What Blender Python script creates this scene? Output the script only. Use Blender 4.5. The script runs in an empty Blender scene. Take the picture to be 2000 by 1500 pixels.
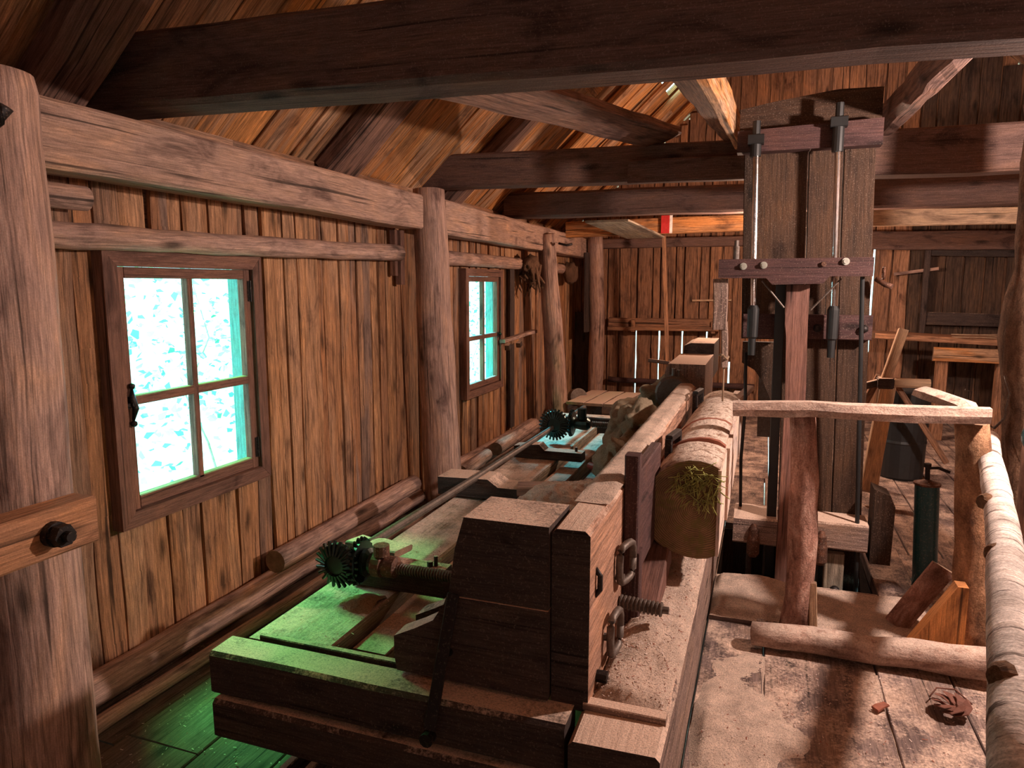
import bpy, bmesh, math, random
from mathutils import Vector, noise, Matrix
S = bpy.context.scene
COL = S.collection
R = math.radians
rnd = random.Random(7)

# ---------------- camera, world, lights, exposure ----------------
F, VX, VY = 1380.0, 1500.0, 556.0
Yc = Vector((VX-1000, 750-VY, F)).normalized()
pt = math.atan2(750-VY, F)
Zc = Vector((0, math.cos(pt), -math.sin(pt)))
Xc = -Yc.cross(Zc)
if Xc.x < 0: Xc = -Xc
right = Vector((Xc.x, Yc.x, Zc.x)); up = Vector((Xc.y, Yc.y, Zc.y)); fwd = Vector((Xc.z, Yc.z, Zc.z))
cd = bpy.data.cameras.new('camera'); cam = bpy.data.objects.new('camera', cd); COL.objects.link(cam)
m = Matrix((right, up, -fwd)).transposed().to_4x4(); m.translation = (0, 0, 1.6)
cam.matrix_world = m
cd.sensor_width = 36; cd.lens = F/2000*36; cd.clip_start = 0.02
S.camera = cam
S.view_settings.view_transform = 'Standard'; S.view_settings.look = 'None'
S.view_settings.gamma = 1; S.view_settings.use_curve_mapping = False
S.view_settings.exposure = 0.55

w = bpy.data.worlds.new('sky'); S.world = w; w.use_nodes = True
bg = w.node_tree.nodes['Background']; bg.inputs[0].default_value = (.55, .97, 1.0, 1); bg.inputs[1].default_value = 3.0

def light(name, kind, loc, power, color, aim=None, size=.05):
    d = bpy.data.lights.new(name, kind); d.energy = power; d.color = color
    o = bpy.data.objects.new(name, d); COL.objects.link(o); o.location = loc
    if kind == 'AREA': d.size = size
    else: d.shadow_soft_size = size
    if aim is not None: o.rotation_euler = (Vector(aim)-Vector(loc)).to_track_quat('-Z', 'Y').to_euler()
    return o
WARM = (1.0, .765, .655)
light('lamp_by_right_wall', 'POINT', (1.5, 3.1, 2.1), 205, WARM, size=.05)
light('lamp_behind_saw', 'POINT', (.05, 6.75, 1.9), 105, (1.0, .64, .46), size=.05)
light('lamp_by_entrance', 'POINT', (1.6, -1.0, 1.9), 13, WARM, size=.25)
light('green_fill_front_window', 'AREA', (-3.6, 3.0, 2.8), 230, (.13, 1.0, .26), (-1.5, 2.2, .3), .6)  # added area lamp outside, tinted green, kept above the view through the window
light('cyan_fill_back_window', 'AREA', (-3.6, 6.9, 2.7), 430, (.14, .8, 1.0), (-1.3, 5.0, .4), .7)  # second added lamp outside, tinted cyan for the rear of the carriage

# ---------------- node materials ----------------
def newmat(name):
    m = bpy.data.materials.new(name); m.use_nodes = True
    nt = m.node_tree; nt.nodes.clear()
    out = nt.nodes.new('ShaderNodeOutputMaterial'); b = nt.nodes.new('ShaderNodeBsdfPrincipled')
    nt.links.new(b.outputs[0], out.inputs[0])
    return m, nt, b
class N:
    def __init__(s, nt): s.nt = nt
    def n(s, t, ins=None, **kw):
        x = s.nt.nodes.new('ShaderNode'+t)
        for k, v in kw.items(): setattr(x, k, v)
        for k, v in (ins or {}).items():
            if isinstance(v, bpy.types.NodeSocket): s.nt.links.new(v, x.inputs[k])
            else: x.inputs[k].default_value = v
        return x
    def noise(s, vec, sc, det=4, rough=.6, dist=0): return s.n('TexNoise', {'Vector': vec, 'Scale': sc, 'Detail': det, 'Roughness': rough, 'Distortion': dist}).outputs[0]
    def ramp(s, fac, stops):
        r = s.n('ValToRGB', {'Fac': fac}); e = r.color_ramp.elements
        while len(e) < len(stops): e.new(.5)
        for i, (p, c) in enumerate(stops):
            e[i].position = p; e[i].color = (c[0], c[1], c[2], 1) if isinstance(c, tuple) else (c, c, c, 1)
        return r.outputs[0]
    def mix(s, f, a, b, mode='MIX'):
        x = s.nt.nodes.new('ShaderNodeMix'); x.data_type = 'RGBA'; x.blend_type = mode; x.clamp_result = False
        for i, v in ((0, f), (6, a), (7, b)):
            if isinstance(v, bpy.types.NodeSocket): s.nt.links.new(v, x.inputs[i])
            elif i == 0: x.inputs[0].default_value = v
            else: x.inputs[i].default_value = (v[0], v[1], v[2], 1) if isinstance(v, tuple) else (v, v, v, 1)
        return x.outputs[2]
    def math(s, op, a, b=0.0):
        x = s.nt.nodes.new('ShaderNodeMath'); x.operation = op
        for i, v in ((0, a), (1, b)):
            if isinstance(v, bpy.types.NodeSocket): s.nt.links.new(v, x.inputs[i])
            else: x.inputs[i].default_value = v
        return x.outputs[0]
    def scalev(s, v, xyz): return s.n('Mapping', {'Vector': v, 'Scale': xyz}).outputs[0]

SAW = (.72, .53, .42)
def wood(name, pal, dust=0.0, dustcol=SAW, rough=.75, speck=.0, contrast=1.0, knots=True, bump=.6, side_dust=0.0):
    m, nt, b = newmat(name); k = N(nt)
    uv = k.n('UVMap').outputs[0]; tint = k.n('Attribute', attribute_name='tint').outputs['Fac']
    pos = k.n('NewGeometry').outputs['Position']
    g1 = k.noise(k.scalev(uv, (1.3, 30, 1)), 2.2, 6, .65, .6)
    g2 = k.noise(k.scalev(uv, (5, 90, 1)), 2.0, 3, .7)
    sp = k.noise(k.scalev(uv, (1.6, 4, 1)), 1.7, 5, .6, .8)
    n = len(pal); stops = [(i/(n-1), pal[i]) for i in range(n)]; base = k.ramp(tint, stops)
    if n > 2:
        alt = k.ramp(k.math('FRACT', k.math('ADD', tint, .37)), stops)
        base = k.mix(k.ramp(k.noise(k.scalev(uv, (1.1, 9, 1)), 1.0, 3, .5, .5), [(.47, 0.0), (.56, .85)]), base, alt)
        st = k.noise(k.scalev(uv, (2.5, 9, 1)), 1.0, 5, .7, 1.0)
        base = k.mix(1.0, base, k.ramp(st, [(.27, .4), (.35, .85), (.45, 1.0)]), 'MULTIPLY')
    lo, hi = 1-.55*contrast, 1+.35*contrast
    c = k.mix(1.0, base, k.ramp(g1, [(.34, lo), (.5, 1.0), (.66, hi)]), 'MULTIPLY')
    c = k.mix(1.0, c, k.ramp(g2, [(.32, .62), (.64, 1.2)]), 'MULTIPLY')
    c = k.mix(1.0, c, k.ramp(sp, [(.3, (.4, .37, .40)), (.45, (.95, .95, 1.0)), (.58, (1.05, 1.02, 1.0)), (.72, (1.4, 1.28, 1.12))]), 'MULTIPLY')
    if knots:
        vo = k.n('TexVoronoi', {'Vector': k.scalev(uv, (2.6, 8, 1)), 'Scale': 1.0, 'Randomness': 1.0}).outputs['Distance']
        kn = k.ramp(vo, [(.06, .15), (.13, .5), (.22, 1.0)])
        c = k.mix(.85, c, kn, 'MULTIPLY')
    crack = k.noise(k.scalev(uv, (.8, 42, 1)), 1.0, 2, .5, .4)
    c = k.mix(1.0, c, k.ramp(crack, [(.30, .25), (.36, 1.0)]), 'MULTIPLY')
    fine = k.noise(pos, 260, 2, .5)
    c = k.mix(.6, c, k.ramp(fine, [(.3, .78), (.7, 1.2)]), 'MULTIPLY')
    if speck:
        s2 = k.noise(pos, 170, 2, .6)
        c = k.mix(k.math('MULTIPLY', k.ramp(s2, [(.60, 0.0), (.68, 1.0)]), speck), c, dustcol)
    h = k.math('ADD', k.math('MULTIPLY', g1, 1.0), k.math('MULTIPLY', crack, .6))
    if dust or side_dust:
        nz = k.n('SeparateXYZ', {0: k.n('NewGeometry').outputs['Normal']}).outputs[2]
        d1 = k.noise(pos, 5, 6, .7); d2 = k.noise(pos, 90, 3, .7)
        topm = k.ramp(nz, [(.45, 0.0), (.9, 1.0)])
        a = k.math('ADD', k.math('MULTIPLY', topm, dust), side_dust)
        mm = k.math('ADD', k.math('ADD', k.math('MULTIPLY', d1, 1.4), k.math('MULTIPLY', d2, .7)), k.math('SUBTRACT', a, 1.55))
        mask = k.math('MULTIPLY', k.ramp(mm, [(.0, 0.0), (.35, 1.0)]), k.ramp(a, [(0.0, 0.0), (.15, 1.0)]))
        dc = k.mix(1.0, dustcol, k.ramp(k.noise(pos, 210, 3, .8), [(.3, .5), (.5, 1.0), (.7, 1.25)]), 'MULTIPLY')
        c = k.mix(mask, c, dc)
        h = k.math('ADD', h, k.math('MULTIPLY', k.noise(pos, 150, 3, .7), .6))
    nt.links.new(c, b.inputs['Base Color']); b.inputs['Roughness'].default_value = rough
    b.inputs['Specular IOR Level'].default_value = .25
    bp = k.n('Bump', {'Height': h, 'Strength': bump, 'Distance': .006}); nt.links.new(bp.outputs[0], b.inputs['Normal'])
    return m
def endgrain(name, c1, c2, moss=False):
    m, nt, b = newmat(name); k = N(nt)
    uv = k.n('UVMap').outputs[0]; pos = k.n('NewGeometry').outputs['Position']
    d = k.n('VectorMath', {0: k.n('VectorMath', {0: uv, 1: (3.0, 3.0, 0)}, operation='SUBTRACT').outputs[0]}, operation='LENGTH').outputs['Value']
    dd = k.math('ADD', d, k.math('MULTIPLY', k.noise(pos, 7, 3), .03))
    ring = k.math('SINE', k.math('MULTIPLY', dd, 900.0))
    c = k.mix(k.ramp(ring, [(0.0, 0.0), (1.0, 1.0)]), c1, c2)
    c = k.mix(1.0, c, k.ramp(k.noise(pos, 9, 5, .7), [(.3, .45), (.65, 1.25)]), 'MULTIPLY')
    if moss:
        c = k.mix(k.ramp(k.noise(pos, 22, 5, .7), [(.5, 0.0), (.62, .7)]), c, (.17, .15, .04))
    nt.links.new(c, b.inputs['Base Color']); b.inputs['Roughness'].default_value = .85
    bp = k.n('Bump', {'Height': ring, 'Strength': .15, 'Distance': .002}); nt.links.new(bp.outputs[0], b.inputs['Normal'])
    return m
def bark(name, c1, c2, c3, sc=(6, 18, 1), bump=1.0, dist=.012, dust=0.0, bands=None):
    m, nt, b = newmat(name); k = N(nt)
    uv = k.n('UVMap').outputs[0]; pos = k.n('NewGeometry').outputs['Position']
    n1 = k.noise(k.scalev(uv, sc), 1.5, 6, .7, .5); n2 = k.noise(pos, 8, 4, .6)
    c = k.ramp(n1, [(.32, c1), (.5, c2), (.7, c3)])
    c = k.mix(1.0, c, k.ramp(n2, [(.3, .6), (.65, 1.2)]), 'MULTIPLY')
    c = k.mix(.8, c, k.ramp(k.noise(pos, 150, 3, .7), [(.3, .55), (.7, 1.4)]), 'MULTIPLY')
    n1 = k.math('ADD', n1, k.math('MULTIPLY', k.noise(pos, 55, 5, .75), .7))
    if bands:
        n3 = k.noise(k.scalev(uv, bands), 1.0, 4, .7, .3)
        c = k.mix(k.ramp(n3, [(.56, 0.0), (.62, .9)]), c, (.07, .045, .035))
    if dust:
        nz = k.n('SeparateXYZ', {0: k.n('NewGeometry').outputs['Normal']}).outputs[2]
        mk = k.math('MULTIPLY', k.ramp(nz, [(.2, 0.0), (.8, dust)]), k.ramp(k.noise(k.scalev(pos, (1, 1, 1)), 26, 6, .75, .6), [(.40, .05), (.50, 1.0)]))
        c = k.mix(mk, c, k.mix(1.0, (.80, .66, .56), k.ramp(k.noise(pos, 170, 3, .8), [(.3, .5), (.5, 1.0), (.7, 1.2)]), 'MULTIPLY'))
    nt.links.new(c, b.inputs['Base Color']); b.inputs['Roughness'].default_value = .9; b.inputs['Specular IOR Level'].default_value = .15
    bp = k.n('Bump', {'Height': n1, 'Strength': bump, 'Distance': dist}); nt.links.new(bp.outputs[0], b.inputs['Normal'])
    return m
def metal(name, c, rough=.5, met=1.0, rust=None, speck=0.0):
    m, nt, b = newmat(name); k = N(nt); pos = k.n('NewGeometry').outputs['Position']
    n1 = k.noise(pos, 25, 5, .7)
    cc = k.mix(k.ramp(n1, [(.42, 0.0), (.62, .8)]), c, rust) if rust else k.mix(1.0, c, k.ramp(n1, [(.3, .8), (.7, 1.15)]), 'MULTIPLY')
    if speck: cc = k.mix(k.math('MULTIPLY', k.ramp(k.noise(pos, 120, 2, .6), [(.58, 0.0), (.66, 1.0)]), speck), cc, SAW)
    nt.links.new(cc, b.inputs['Base Color']); b.inputs['Metallic'].default_value = met; b.inputs['Roughness'].default_value = rough
    bp = k.n('Bump', {'Height': n1, 'Strength': .3, 'Distance': .003}); nt.links.new(bp.outputs[0], b.inputs['Normal'])
    return m
def sawdust(name, c=SAW, chips=1.0):
    m, nt, b = newmat(name); k = N(nt); pos = k.n('NewGeometry').outputs['Position']
    a = k.noise(pos, 190, 4, .8); d = k.noise(pos, 14, 4, .6)
    cc = k.mix(1.0, c, k.ramp(a, [(.32, (.42, .33, .28)), (.5, (1.0, 1.0, 1.0)), (.68, (1.3, 1.3, 1.28))]), 'MULTIPLY')
    cc = k.mix(1.0, cc, k.ramp(d, [(.3, .72), (.65, 1.1)]), 'MULTIPLY')
    nt.links.new(cc, b.inputs['Base Color']); b.inputs['Roughness'].default_value = 1.0; b.inputs['Specular IOR Level'].default_value = .1
    bp = k.n('Bump', {'Height': a, 'Strength': 1.0, 'Distance': .008}); nt.links.new(bp.outputs[0], b.inputs['Normal'])
    return m
def plain(name, c, rough=.7, met=0.0):
    m, nt, b = newmat(name); k = N(nt); pos = k.n('NewGeometry').outputs['Position']
    cc = k.mix(1.0, c, k.ramp(k.noise(pos, 30, 4, .6), [(.3, .75), (.7, 1.2)]), 'MULTIPLY')
    nt.links.new(cc, b.inputs['Base Color']); b.inputs['Roughness'].default_value = rough; b.inputs['Metallic'].default_value = met
    return m

M = {}
M['wall'] = wood('weathered_orange_boards', [(.22, .145, .11), (.36, .17, .08), (.48, .25, .12), (.26, .18, .14), (.56, .31, .16), (.38, .19, .10), (.50, .28, .15)])
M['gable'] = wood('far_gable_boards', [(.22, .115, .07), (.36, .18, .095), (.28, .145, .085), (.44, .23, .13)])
M['gableshade'] = wood('shaded_gable_boards', [(.06, .038, .026), (.10, .06, .04), (.075, .045, .03)])  # gable boards with the shade at the far right put into their colour
M['block'] = wood('orange_block_wood', [(.46, .235, .125), (.48, .25, .13)], contrast=.5)
M['roof'] = wood('roof_boards', [(.46, .19, .06), (.58, .27, .09), (.24, .13, .07), (.55, .34, .20), (.42, .18, .06)])
M['rafter'] = wood('rafter_wood', [(.17, .10, .08), (.26, .14, .09)])
M['plate'] = wood('planed_grey_beam', [(.40, .26, .195), (.44, .29, .22)], contrast=.5, knots=False)
M['beam'] = wood('dark_brown_beam', [(.125, .073, .058), (.15, .088, .07)], speck=.12, contrast=.5, dust=.25)
M['post'] = wood('barked_post_wood', [(.42, .27, .21), (.50, .34, .27), (.36, .22, .17)], contrast=.8)
M['casing'] = wood('red_brown_window_wood', [(.19, .10, .072), (.24, .125, .09)], contrast=.5, knots=False)
M['floor'] = wood('dusty_floor_boards', [(.13, .09, .08), (.20, .14, .12), (.26, .19, .16)], dust=.58, contrast=.7)
M['floorL'] = wood('bare_floor_boards', [(.13, .09, .07), (.17, .12, .09)], dust=.35, contrast=.7)
M['machine'] = wood('oil_dark_timber', [(.05, .036, .032), (.075, .052, .044)], dust=.85, speck=.12, contrast=.6)
M['mside'] = wood('worn_carriage_beam', [(.38, .21, .14), (.46, .26, .17)], dust=1.0, speck=.7)
M['bed'] = wood('pale_dusty_timber', [(.24, .17, .14), (.28, .19, .15)], dust=1.3, speck=.8)
M['rail'] = wood('green_lit_timber', [(.30, .25, .18), (.34, .27, .2)], dust=.75, knots=False)
M['saw'] = wood('saw_frame_planks', [(.04, .023, .015), (.085, .045, .026)], dust=.2, speck=.16, contrast=.6)
M['sawred'] = wood('reddish_crossbar_wood', [(.07, .036, .034), (.09, .045, .042)], contrast=.5, speck=.15)
M['pitman'] = wood('worn_reddish_wood', [(.20, .10, .075), (.24, .12, .09)], contrast=.6, knots=False)
M['fresh'] = wood('fresh_orange_wood', [(.60, .24, .07), (.62, .27, .09)], contrast=.35, knots=False, bump=.3)
M['freshpale'] = wood('new_sawn_pine', [(.55, .36, .22), (.58, .39, .24)], contrast=.3)
M['flat'] = wood('sawn_white_face', [(.74, .60, .50), (.78, .62, .52)], contrast=.15, knots=False, bump=.2)
M['end'] = endgrain('end_grain', (.30, .19, .12), (.20, .12, .08))
M['logend'] = endgrain('log_end_grain', (.33, .21, .10), (.12, .065, .035), moss=True)
M['pine'] = bark('pine_bark', (.20, .10, .075), (.43, .235, .18), (.62, .42, .34))
M['logbark'] = bark('dusty_log_bark', (.16, .08, .05), (.32, .19, .13), (.5, .36, .27), dust=1.0)
M['slab'] = bark('slab_rail_bark', (.26, .15, .12), (.45, .30, .24), (.58, .42, .34), dust=.5, bump=.7)
M['knobby'] = bark('dark_knobby_bark', (.10, .055, .035), (.22, .12, .075), (.33, .2, .13), dist=.02)
M['birch'] = bark('birch_bark', (.44, .36, .31), (.66, .57, .52), (.82, .74, .69), sc=(40, 6, 1), bump=.4, dist=.006, bands=(34, 4, 1))
M['mottled'] = bark('half_peeled_bark', (.12, .06, .04), (.34, .18, .10), (.55, .31, .18), sc=(3, 9, 1))
M['sawdust'] = sawdust('sawdust_fresh', (.80, .62, .51)); M['clod'] = sawdust('caked_sawdust', (.42, .34, .24)); M['dirt'] = sawdust('coarse_chips', (.42, .25, .14))
M['iron'] = metal('black_iron', (.035, .03, .03), .55, .8, speck=.1)
M['iron_teal'] = metal('oiled_gear_iron', (.05, .07, .065), .35, .9)
M['rust'] = metal('rusty_iron', (.10, .05, .035), .7, .5, rust=(.22, .09, .05), speck=.3)
M['greyiron'] = metal('worn_grey_iron', (.15, .125, .11), .55, .5, rust=(.10, .07, .055), speck=.15)
M['steel'] = metal('polished_steel', (.75, .75, .76), .18, 1.0)
M['bolt'] = metal('galvanised_bolt', (.55, .56, .5), .45, .6)
M['teal'] = metal('teal_painted_steel', (.008, .065, .075), .4, .0, speck=.12)
M['black'] = plain('black_paint', (.012, .013, .014), .5)
M['red'] = plain('red_paint', (.45, .02, .02), .5)
M['redhandle'] = plain('dark_red_paint', (.22, .02, .015), .5)
M['white'] = plain('white_card', (.75, .72, .7), .6)
M['moss'] = plain('yellow_green_moss', (.40, .42, .12), .9)
M['rope'] = plain('hemp_rope', (.30, .20, .13), .9)
M['leafdry'] = plain('dry_brown_leaf', (.16, .06, .04), .8)
M['chipbark'] = plain('bark_chip', (.30, .10, .06), .8)
M['web'] = plain('cobweb_dust', (.30, .24, .18), .9)
M['jamb'] = wood('weathered_skylit_jamb', [(.12, .42, .42), (.14, .46, .45)], contrast=.4, knots=False)  # teal cast of the skylight is painted into the weathered wood
M['trunk'] = bark('tree_bark', (.6, .7, .68), (.7, .78, .76), (.8, .85, .84))
def leafmat():
    m, nt, b = newmat('bright_leaves'); k = N(nt)
    t = k.n('Attribute', attribute_name='tint').outputs['Fac']
    c = k.ramp(t, [(0.0, (.06, .40, .26)), (.35, (.22, .62, .5)), (.6, (.7, .9, .85)), (1.0, (.92, .97, .95))])
    nt.links.new(c, b.inputs['Base Color']); b.inputs['Roughness'].default_value = .6
    tr = k.n('BsdfTranslucent', {'Color': c}); mx = k.n('MixShader', {0: .5, 1: b.outputs[0], 2: tr.outputs[0]})
    nt.links.new(mx.outputs[0], nt.nodes['Material Output'].inputs[0]); return m
M['leaf'] = leafmat()
def glassmat():
    m, nt, b = newmat('old_window_glass'); k = N(nt); pos = k.n('NewGeometry').outputs['Position']
    tr = k.n('BsdfTransparent', {'Color': (.97, 1, .99, 1)}); b.inputs['Base Color'].default_value = (.5, .6, .58, 1); b.inputs['Roughness'].default_value = .08
    f = k.ramp(k.noise(pos, 9, 6, .8), [(.45, .03), (.75, .16)])
    mx = k.n('MixShader', {0: f, 1: tr.outputs[0], 2: b.outputs[0]})
    nt.links.new(mx.outputs[0], nt.nodes['Material Output'].inputs[0]); return m
M['glass'] = glassmat()

# ---------------- mesh builders ----------------
class MB:
    def __init__(s):
        s.bm = bmesh.new(); s.uv = s.bm.loops.layers.uv.new('UVMap'); s.tl = s.bm.loops.layers.float_color.new('tint')
    def face(s, vs, uvs, tint, mat=0, smooth=False):
        try: f = s.bm.faces.new(vs)
        except ValueError: return None
        f.material_index = mat; f.smooth = smooth
        for l, u in zip(f.loops, uvs): l[s.uv].uv = u; l[s.tl] = (tint, tint, tint, 1)
        return f
    def sweep(s, pts, sec, tint=None, jit=0.0, jf=6.0, scales=None, upv=(0, 0, 1), mat=0, cap=1, smooth=False, closed=True):
        pts = [Vector(p) for p in pts]; n = len(sec); tint = rnd.random() if tint is None else tint
        off = rnd.random()*40; offv = rnd.random()*40; rings = []; L = 0; Ls = []
        so = Vector((rnd.random()*90, rnd.random()*90, rnd.random()*90))
        per = [0]
        for i in range(n): per.append(per[-1]+(Vector(sec[(i+1) % n])-Vector(sec[i])).length)
        for i, p in enumerate(pts):
            if i: L += (p-pts[i-1]).length
            Ls.append(L)
            d = (pts[min(i+1, len(pts)-1)]-pts[max(i-1, 0)]).normalized()
            u = Vector(upv).normalized()
            if abs(d.dot(u)) > .8: u = Vector((0, 1, 0)) if abs(d.y) < .8 else Vector((1, 0, 0))
            u = u-d*u.dot(d)
            u.normalize(); a = d.cross(u)
            sc = scales[i] if scales else 1.0; r = []
            for q in sec:
                v = p+a*q[0]*sc+u*q[1]*sc
                if jit: v = v+noise.noise_vector(v*jf+so)*jit
                r.append(s.bm.verts.new(v))
            rings.append(r)
        for i in range(len(rings)-1):
            for j in range(n):
                k2 = (j+1) % n
                s.face([rings[i][j], rings[i][k2], rings[i+1][k2], rings[i+1][j]],
                       [(Ls[i]+off, per[j]+offv), (Ls[i]+off, per[j+1]+offv), (Ls[i+1]+off, per[j+1]+offv), (Ls[i+1]+off, per[j]+offv)], tint, mat, smooth)
        if cap is not None:
            cuv = [(q[0]+3, q[1]+3) for q in sec]
            s.face(list(reversed(rings[0])), list(reversed(cuv)), tint, cap); s.face(rings[-1], cuv, tint, cap)
        return s
    def rect(s, w, h, ch, sub=0):
        a, b = w/2, h/2; ch = min(ch, a*.6, b*.6)
        return [(-a+ch, -b), (a-ch, -b), (a, -b+ch), (a, b-ch), (a-ch, b), (-a+ch, b), (-a, b-ch), (-a, -b+ch)]
    def bar(s, p0, p1, w, h, ch=.006, jit=.004, step=.25, upv=(0, 0, 1), tint=None, mat=0, cap=1, jf=5):
        p0, p1 = Vector(p0), Vector(p1); n = max(1, int((p1-p0).length/step))
        return s.sweep([p0.lerp(p1, i/n) for i in range(n+1)], s.rect(w, h, ch), tint, jit, jf, upv=upv, mat=mat, cap=cap)
    def box(s, lo, hi, ch=.004, jit=0.0, tint=None, mat=0, cap=None, axis=None):
        lo, hi = Vector(lo), Vector(hi); c = (lo+hi)/2; d = hi-lo
        ax = axis if axis is not None else max(range(3), key=lambda i: d[i])
        p0 = c.copy(); p1 = c.copy(); p0[ax] = lo[ax]; p1[ax] = hi[ax]
        if ax == 2: w_, h_, u = d.x, d.y, (0, 1, 0)
        elif ax == 1: w_, h_, u = d.x, d.z, (0, 0, 1)
        else: w_, h_, u = d.y, d.z, (0, 0, 1)
        return s.bar(p0, p1, w_, h_, ch, jit, .25, u, tint, mat, mat if cap is None else cap)
    def log(s, pts, r, n=14, jit=.006, jf=7, scales=None, tint=None, mat=0, cap=1, squash=None, upv=(0, 0, 1), sub=.12, smooth=True):
        P = [Vector(p) for p in pts]; out = []; sc = []
        scales = scales or [1]*len(P)
        for i in range(len(P)-1):
            m_ = max(1, int((P[i+1]-P[i]).length/sub))
            for j in range(m_): out.append(P[i].lerp(P[i+1], j/m_)); sc.append(scales[i]+(scales[i+1]-scales[i])*j/m_)
        out.append(P[-1]); sc.append(scales[-1])
        sec = [(r*math.cos(2*math.pi*i/n), r*math.sin(2*math.pi*i/n)) for i in range(n)]
        if squash: sec = [(max(min(a, squash[1]), squash[0]), b) for a, b in sec]
        return s.sweep(out, sec, tint, jit, jf, sc, upv, mat, cap, smooth)
    def cyl(s, p0, p1, r, n=16, mat=0, r2=None, cap=True, tint=.5):
        r2 = r if r2 is None else r2
        return s.sweep([p0, p1], [(math.cos(2*math.pi*i/n), math.sin(2*math.pi*i/n)) for i in range(n)], tint, 0, 1, [r, r2], mat=mat, cap=mat if cap else None, smooth=False)
    def lathe(s, p0, ax, prof, n=20, mat=0):
        p0 = Vector(p0); ax = Vector(ax).normalized()
        pts = [p0+ax*t for t, r in prof]
        # guard against zero-length steps
        for i in range(1, len(pts)):
            if (pts[i]-pts[i-1]).length < 1e-5: pts[i] = pts[i]+ax*1e-4
        return s.sweep(pts, [(math.cos(2*math.pi*i/n), math.sin(2*math.pi*i/n)) for i in range(n)], .5, 0, 1, [max(r, .0005) for t, r in prof], mat=mat, cap=mat)
    def prism(s, poly, plane, t0, t1, tint=None, mat=0, capmat=None, jit=0.0):
        # plane: 'xz' (extrude y), 'yz' (extrude x), 'xy' (extrude z)
        f = {'xz': lambda a, b, t: Vector((a, t, b)), 'yz': lambda a, b, t: Vector((t, a, b)), 'xy': lambda a, b, t: Vector((a, b, t))}[plane]
        tint = rnd.random() if tint is None else tint; o = rnd.random()*30
        sw = (max(p[1] for p in poly)-min(p[1] for p in poly)) > 1.3*(max(p[0] for p in poly)-min(p[0] for p in poly))
        U = (lambda p: (p[1]+o, p[0]+o)) if sw else (lambda p: (p[0]+o, p[1]+o))
        A = [s.bm.verts.new(f(a, b, t0)) for a, b in poly]; B = [s.bm.verts.new(f(a, b, t1)) for a, b in poly]
        n = len(poly); cm = mat if capmat is None else capmat
        s.face(list(reversed(A)), [U(p) for p in reversed(poly)], tint, cm); s.face(B, [U(p) for p in poly], tint, cm)
        L = 0
        for i in range(n):
            j = (i+1) % n; d = (Vector(poly[j])-Vector(poly[i])).length
            s.face([A[i], A[j], B[j], B[i]], [(L+o, o), (L+d+o, o), (L+d+o, abs(t1-t0)+o), (L+o, abs(t1-t0)+o)], tint, mat); L += d
        return s
    def tube(s, pts, r, n=8, mat=0, scales=None):
        return s.sweep(pts, [(r*math.cos(2*math.pi*i/n), r*math.sin(2*math.pi*i/n)) for i in range(n)], .5, 0, 1, scales, mat=mat, cap=mat, smooth=True)
    def blob(s, c, r, jit=.3, f=6, mat=0, sub=3, squash=1.0):
        b2 = bmesh.new(); bmesh.ops.create_icosphere(b2, subdivisions=sub, radius=1)
        so = Vector((rnd.random()*50, 0, rnd.random()*50)); c = Vector(c); mp = {}
        rr = Vector(r) if hasattr(r, '__len__') else Vector((r, r, r))
        for v in b2.verts:
            k = 1+noise.noise(v.co*f*.35+so)*jit+noise.noise(v.co*f+so)*jit*.4
            mp[v] = s.bm.verts.new(c+Vector((v.co.x*rr.x, v.co.y*rr.y, v.co.z*rr.z))*k)
        for f_ in b2.faces: s.face([mp[v] for v in f_.verts], [(v.co.x, v.co.y) for v in f_.verts], .5, mat, True)
        b2.free(); return s
    def mound(s, x0, x1, y0, y1, zf, nx=40, ny=40, mat=0):
        g = [[s.bm.verts.new((x0+(x1-x0)*i/nx, y0+(y1-y0)*j/ny, zf(x0+(x1-x0)*i/nx, y0+(y1-y0)*j/ny))) for j in range(ny+1)] for i in range(nx+1)]
        for i in range(nx):
            for j in range(ny):
                q = [g[i][j], g[i+1][j], g[i+1][j+1], g[i][j+1]]
                s.face(q, [(v.co.x, v.co.y) for v in q], .5, mat, True)
        return s
    def obj(s, name, mats, parent=None, smooth=False):
        bm = s.bm; bmesh.ops.recalc_face_normals(bm, faces=bm.faces[:])
        me = bpy.data.meshes.new(name)
        if parent is None:
            xs = [v.co for v in bm.verts]
            o_ = Vector(((min(v.x for v in xs)+max(v.x for v in xs))/2, (min(v.y for v in xs)+max(v.y for v in xs))/2, min(v.z for v in xs)))
        else: o_ = parent.get('_w', None); o_ = Vector(o_) if o_ is not None else Vector((0, 0, 0))
        for v in bm.verts: v.co -= o_
        bm.to_mesh(me); bm.free()
        for m_ in (mats if isinstance(mats, (list, tuple)) else [mats]): me.materials.append(M[m_])
        o = bpy.data.objects.new(name, me); COL.objects.link(o)
        if parent is None: o.location = o_
        else: o.parent = parent
        o['_w'] = tuple(o_)
        return o
def tag(o, label=None, cat=None, group=None, kind=None):
    if label: o['label'] = label
    if cat: o['category'] = cat
    if group: o['group'] = group
    if kind: o['kind'] = kind
    return o
def thing(name, loc, label=None, cat=None, group=None, kind=None):
    o = bpy.data.objects.new(name, None); COL.objects.link(o); o.location = loc; o['_w'] = tuple(loc); o.empty_display_size = .05
    return tag(o, label, cat, group, kind)
WE = lambda m_: [m_, 'end']
def Nz(x, y, f=4.0, s=0.0): return noise.noise(Vector((x*f+s, y*f, s)))

# ================= SETTING =================
EX, EZ, SL = -2.6, 2.18, .92          # eave of the left roof slope and its pitch
RX = .86; RZ = EZ+SL*(RX-EX); YB = 9.35
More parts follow.
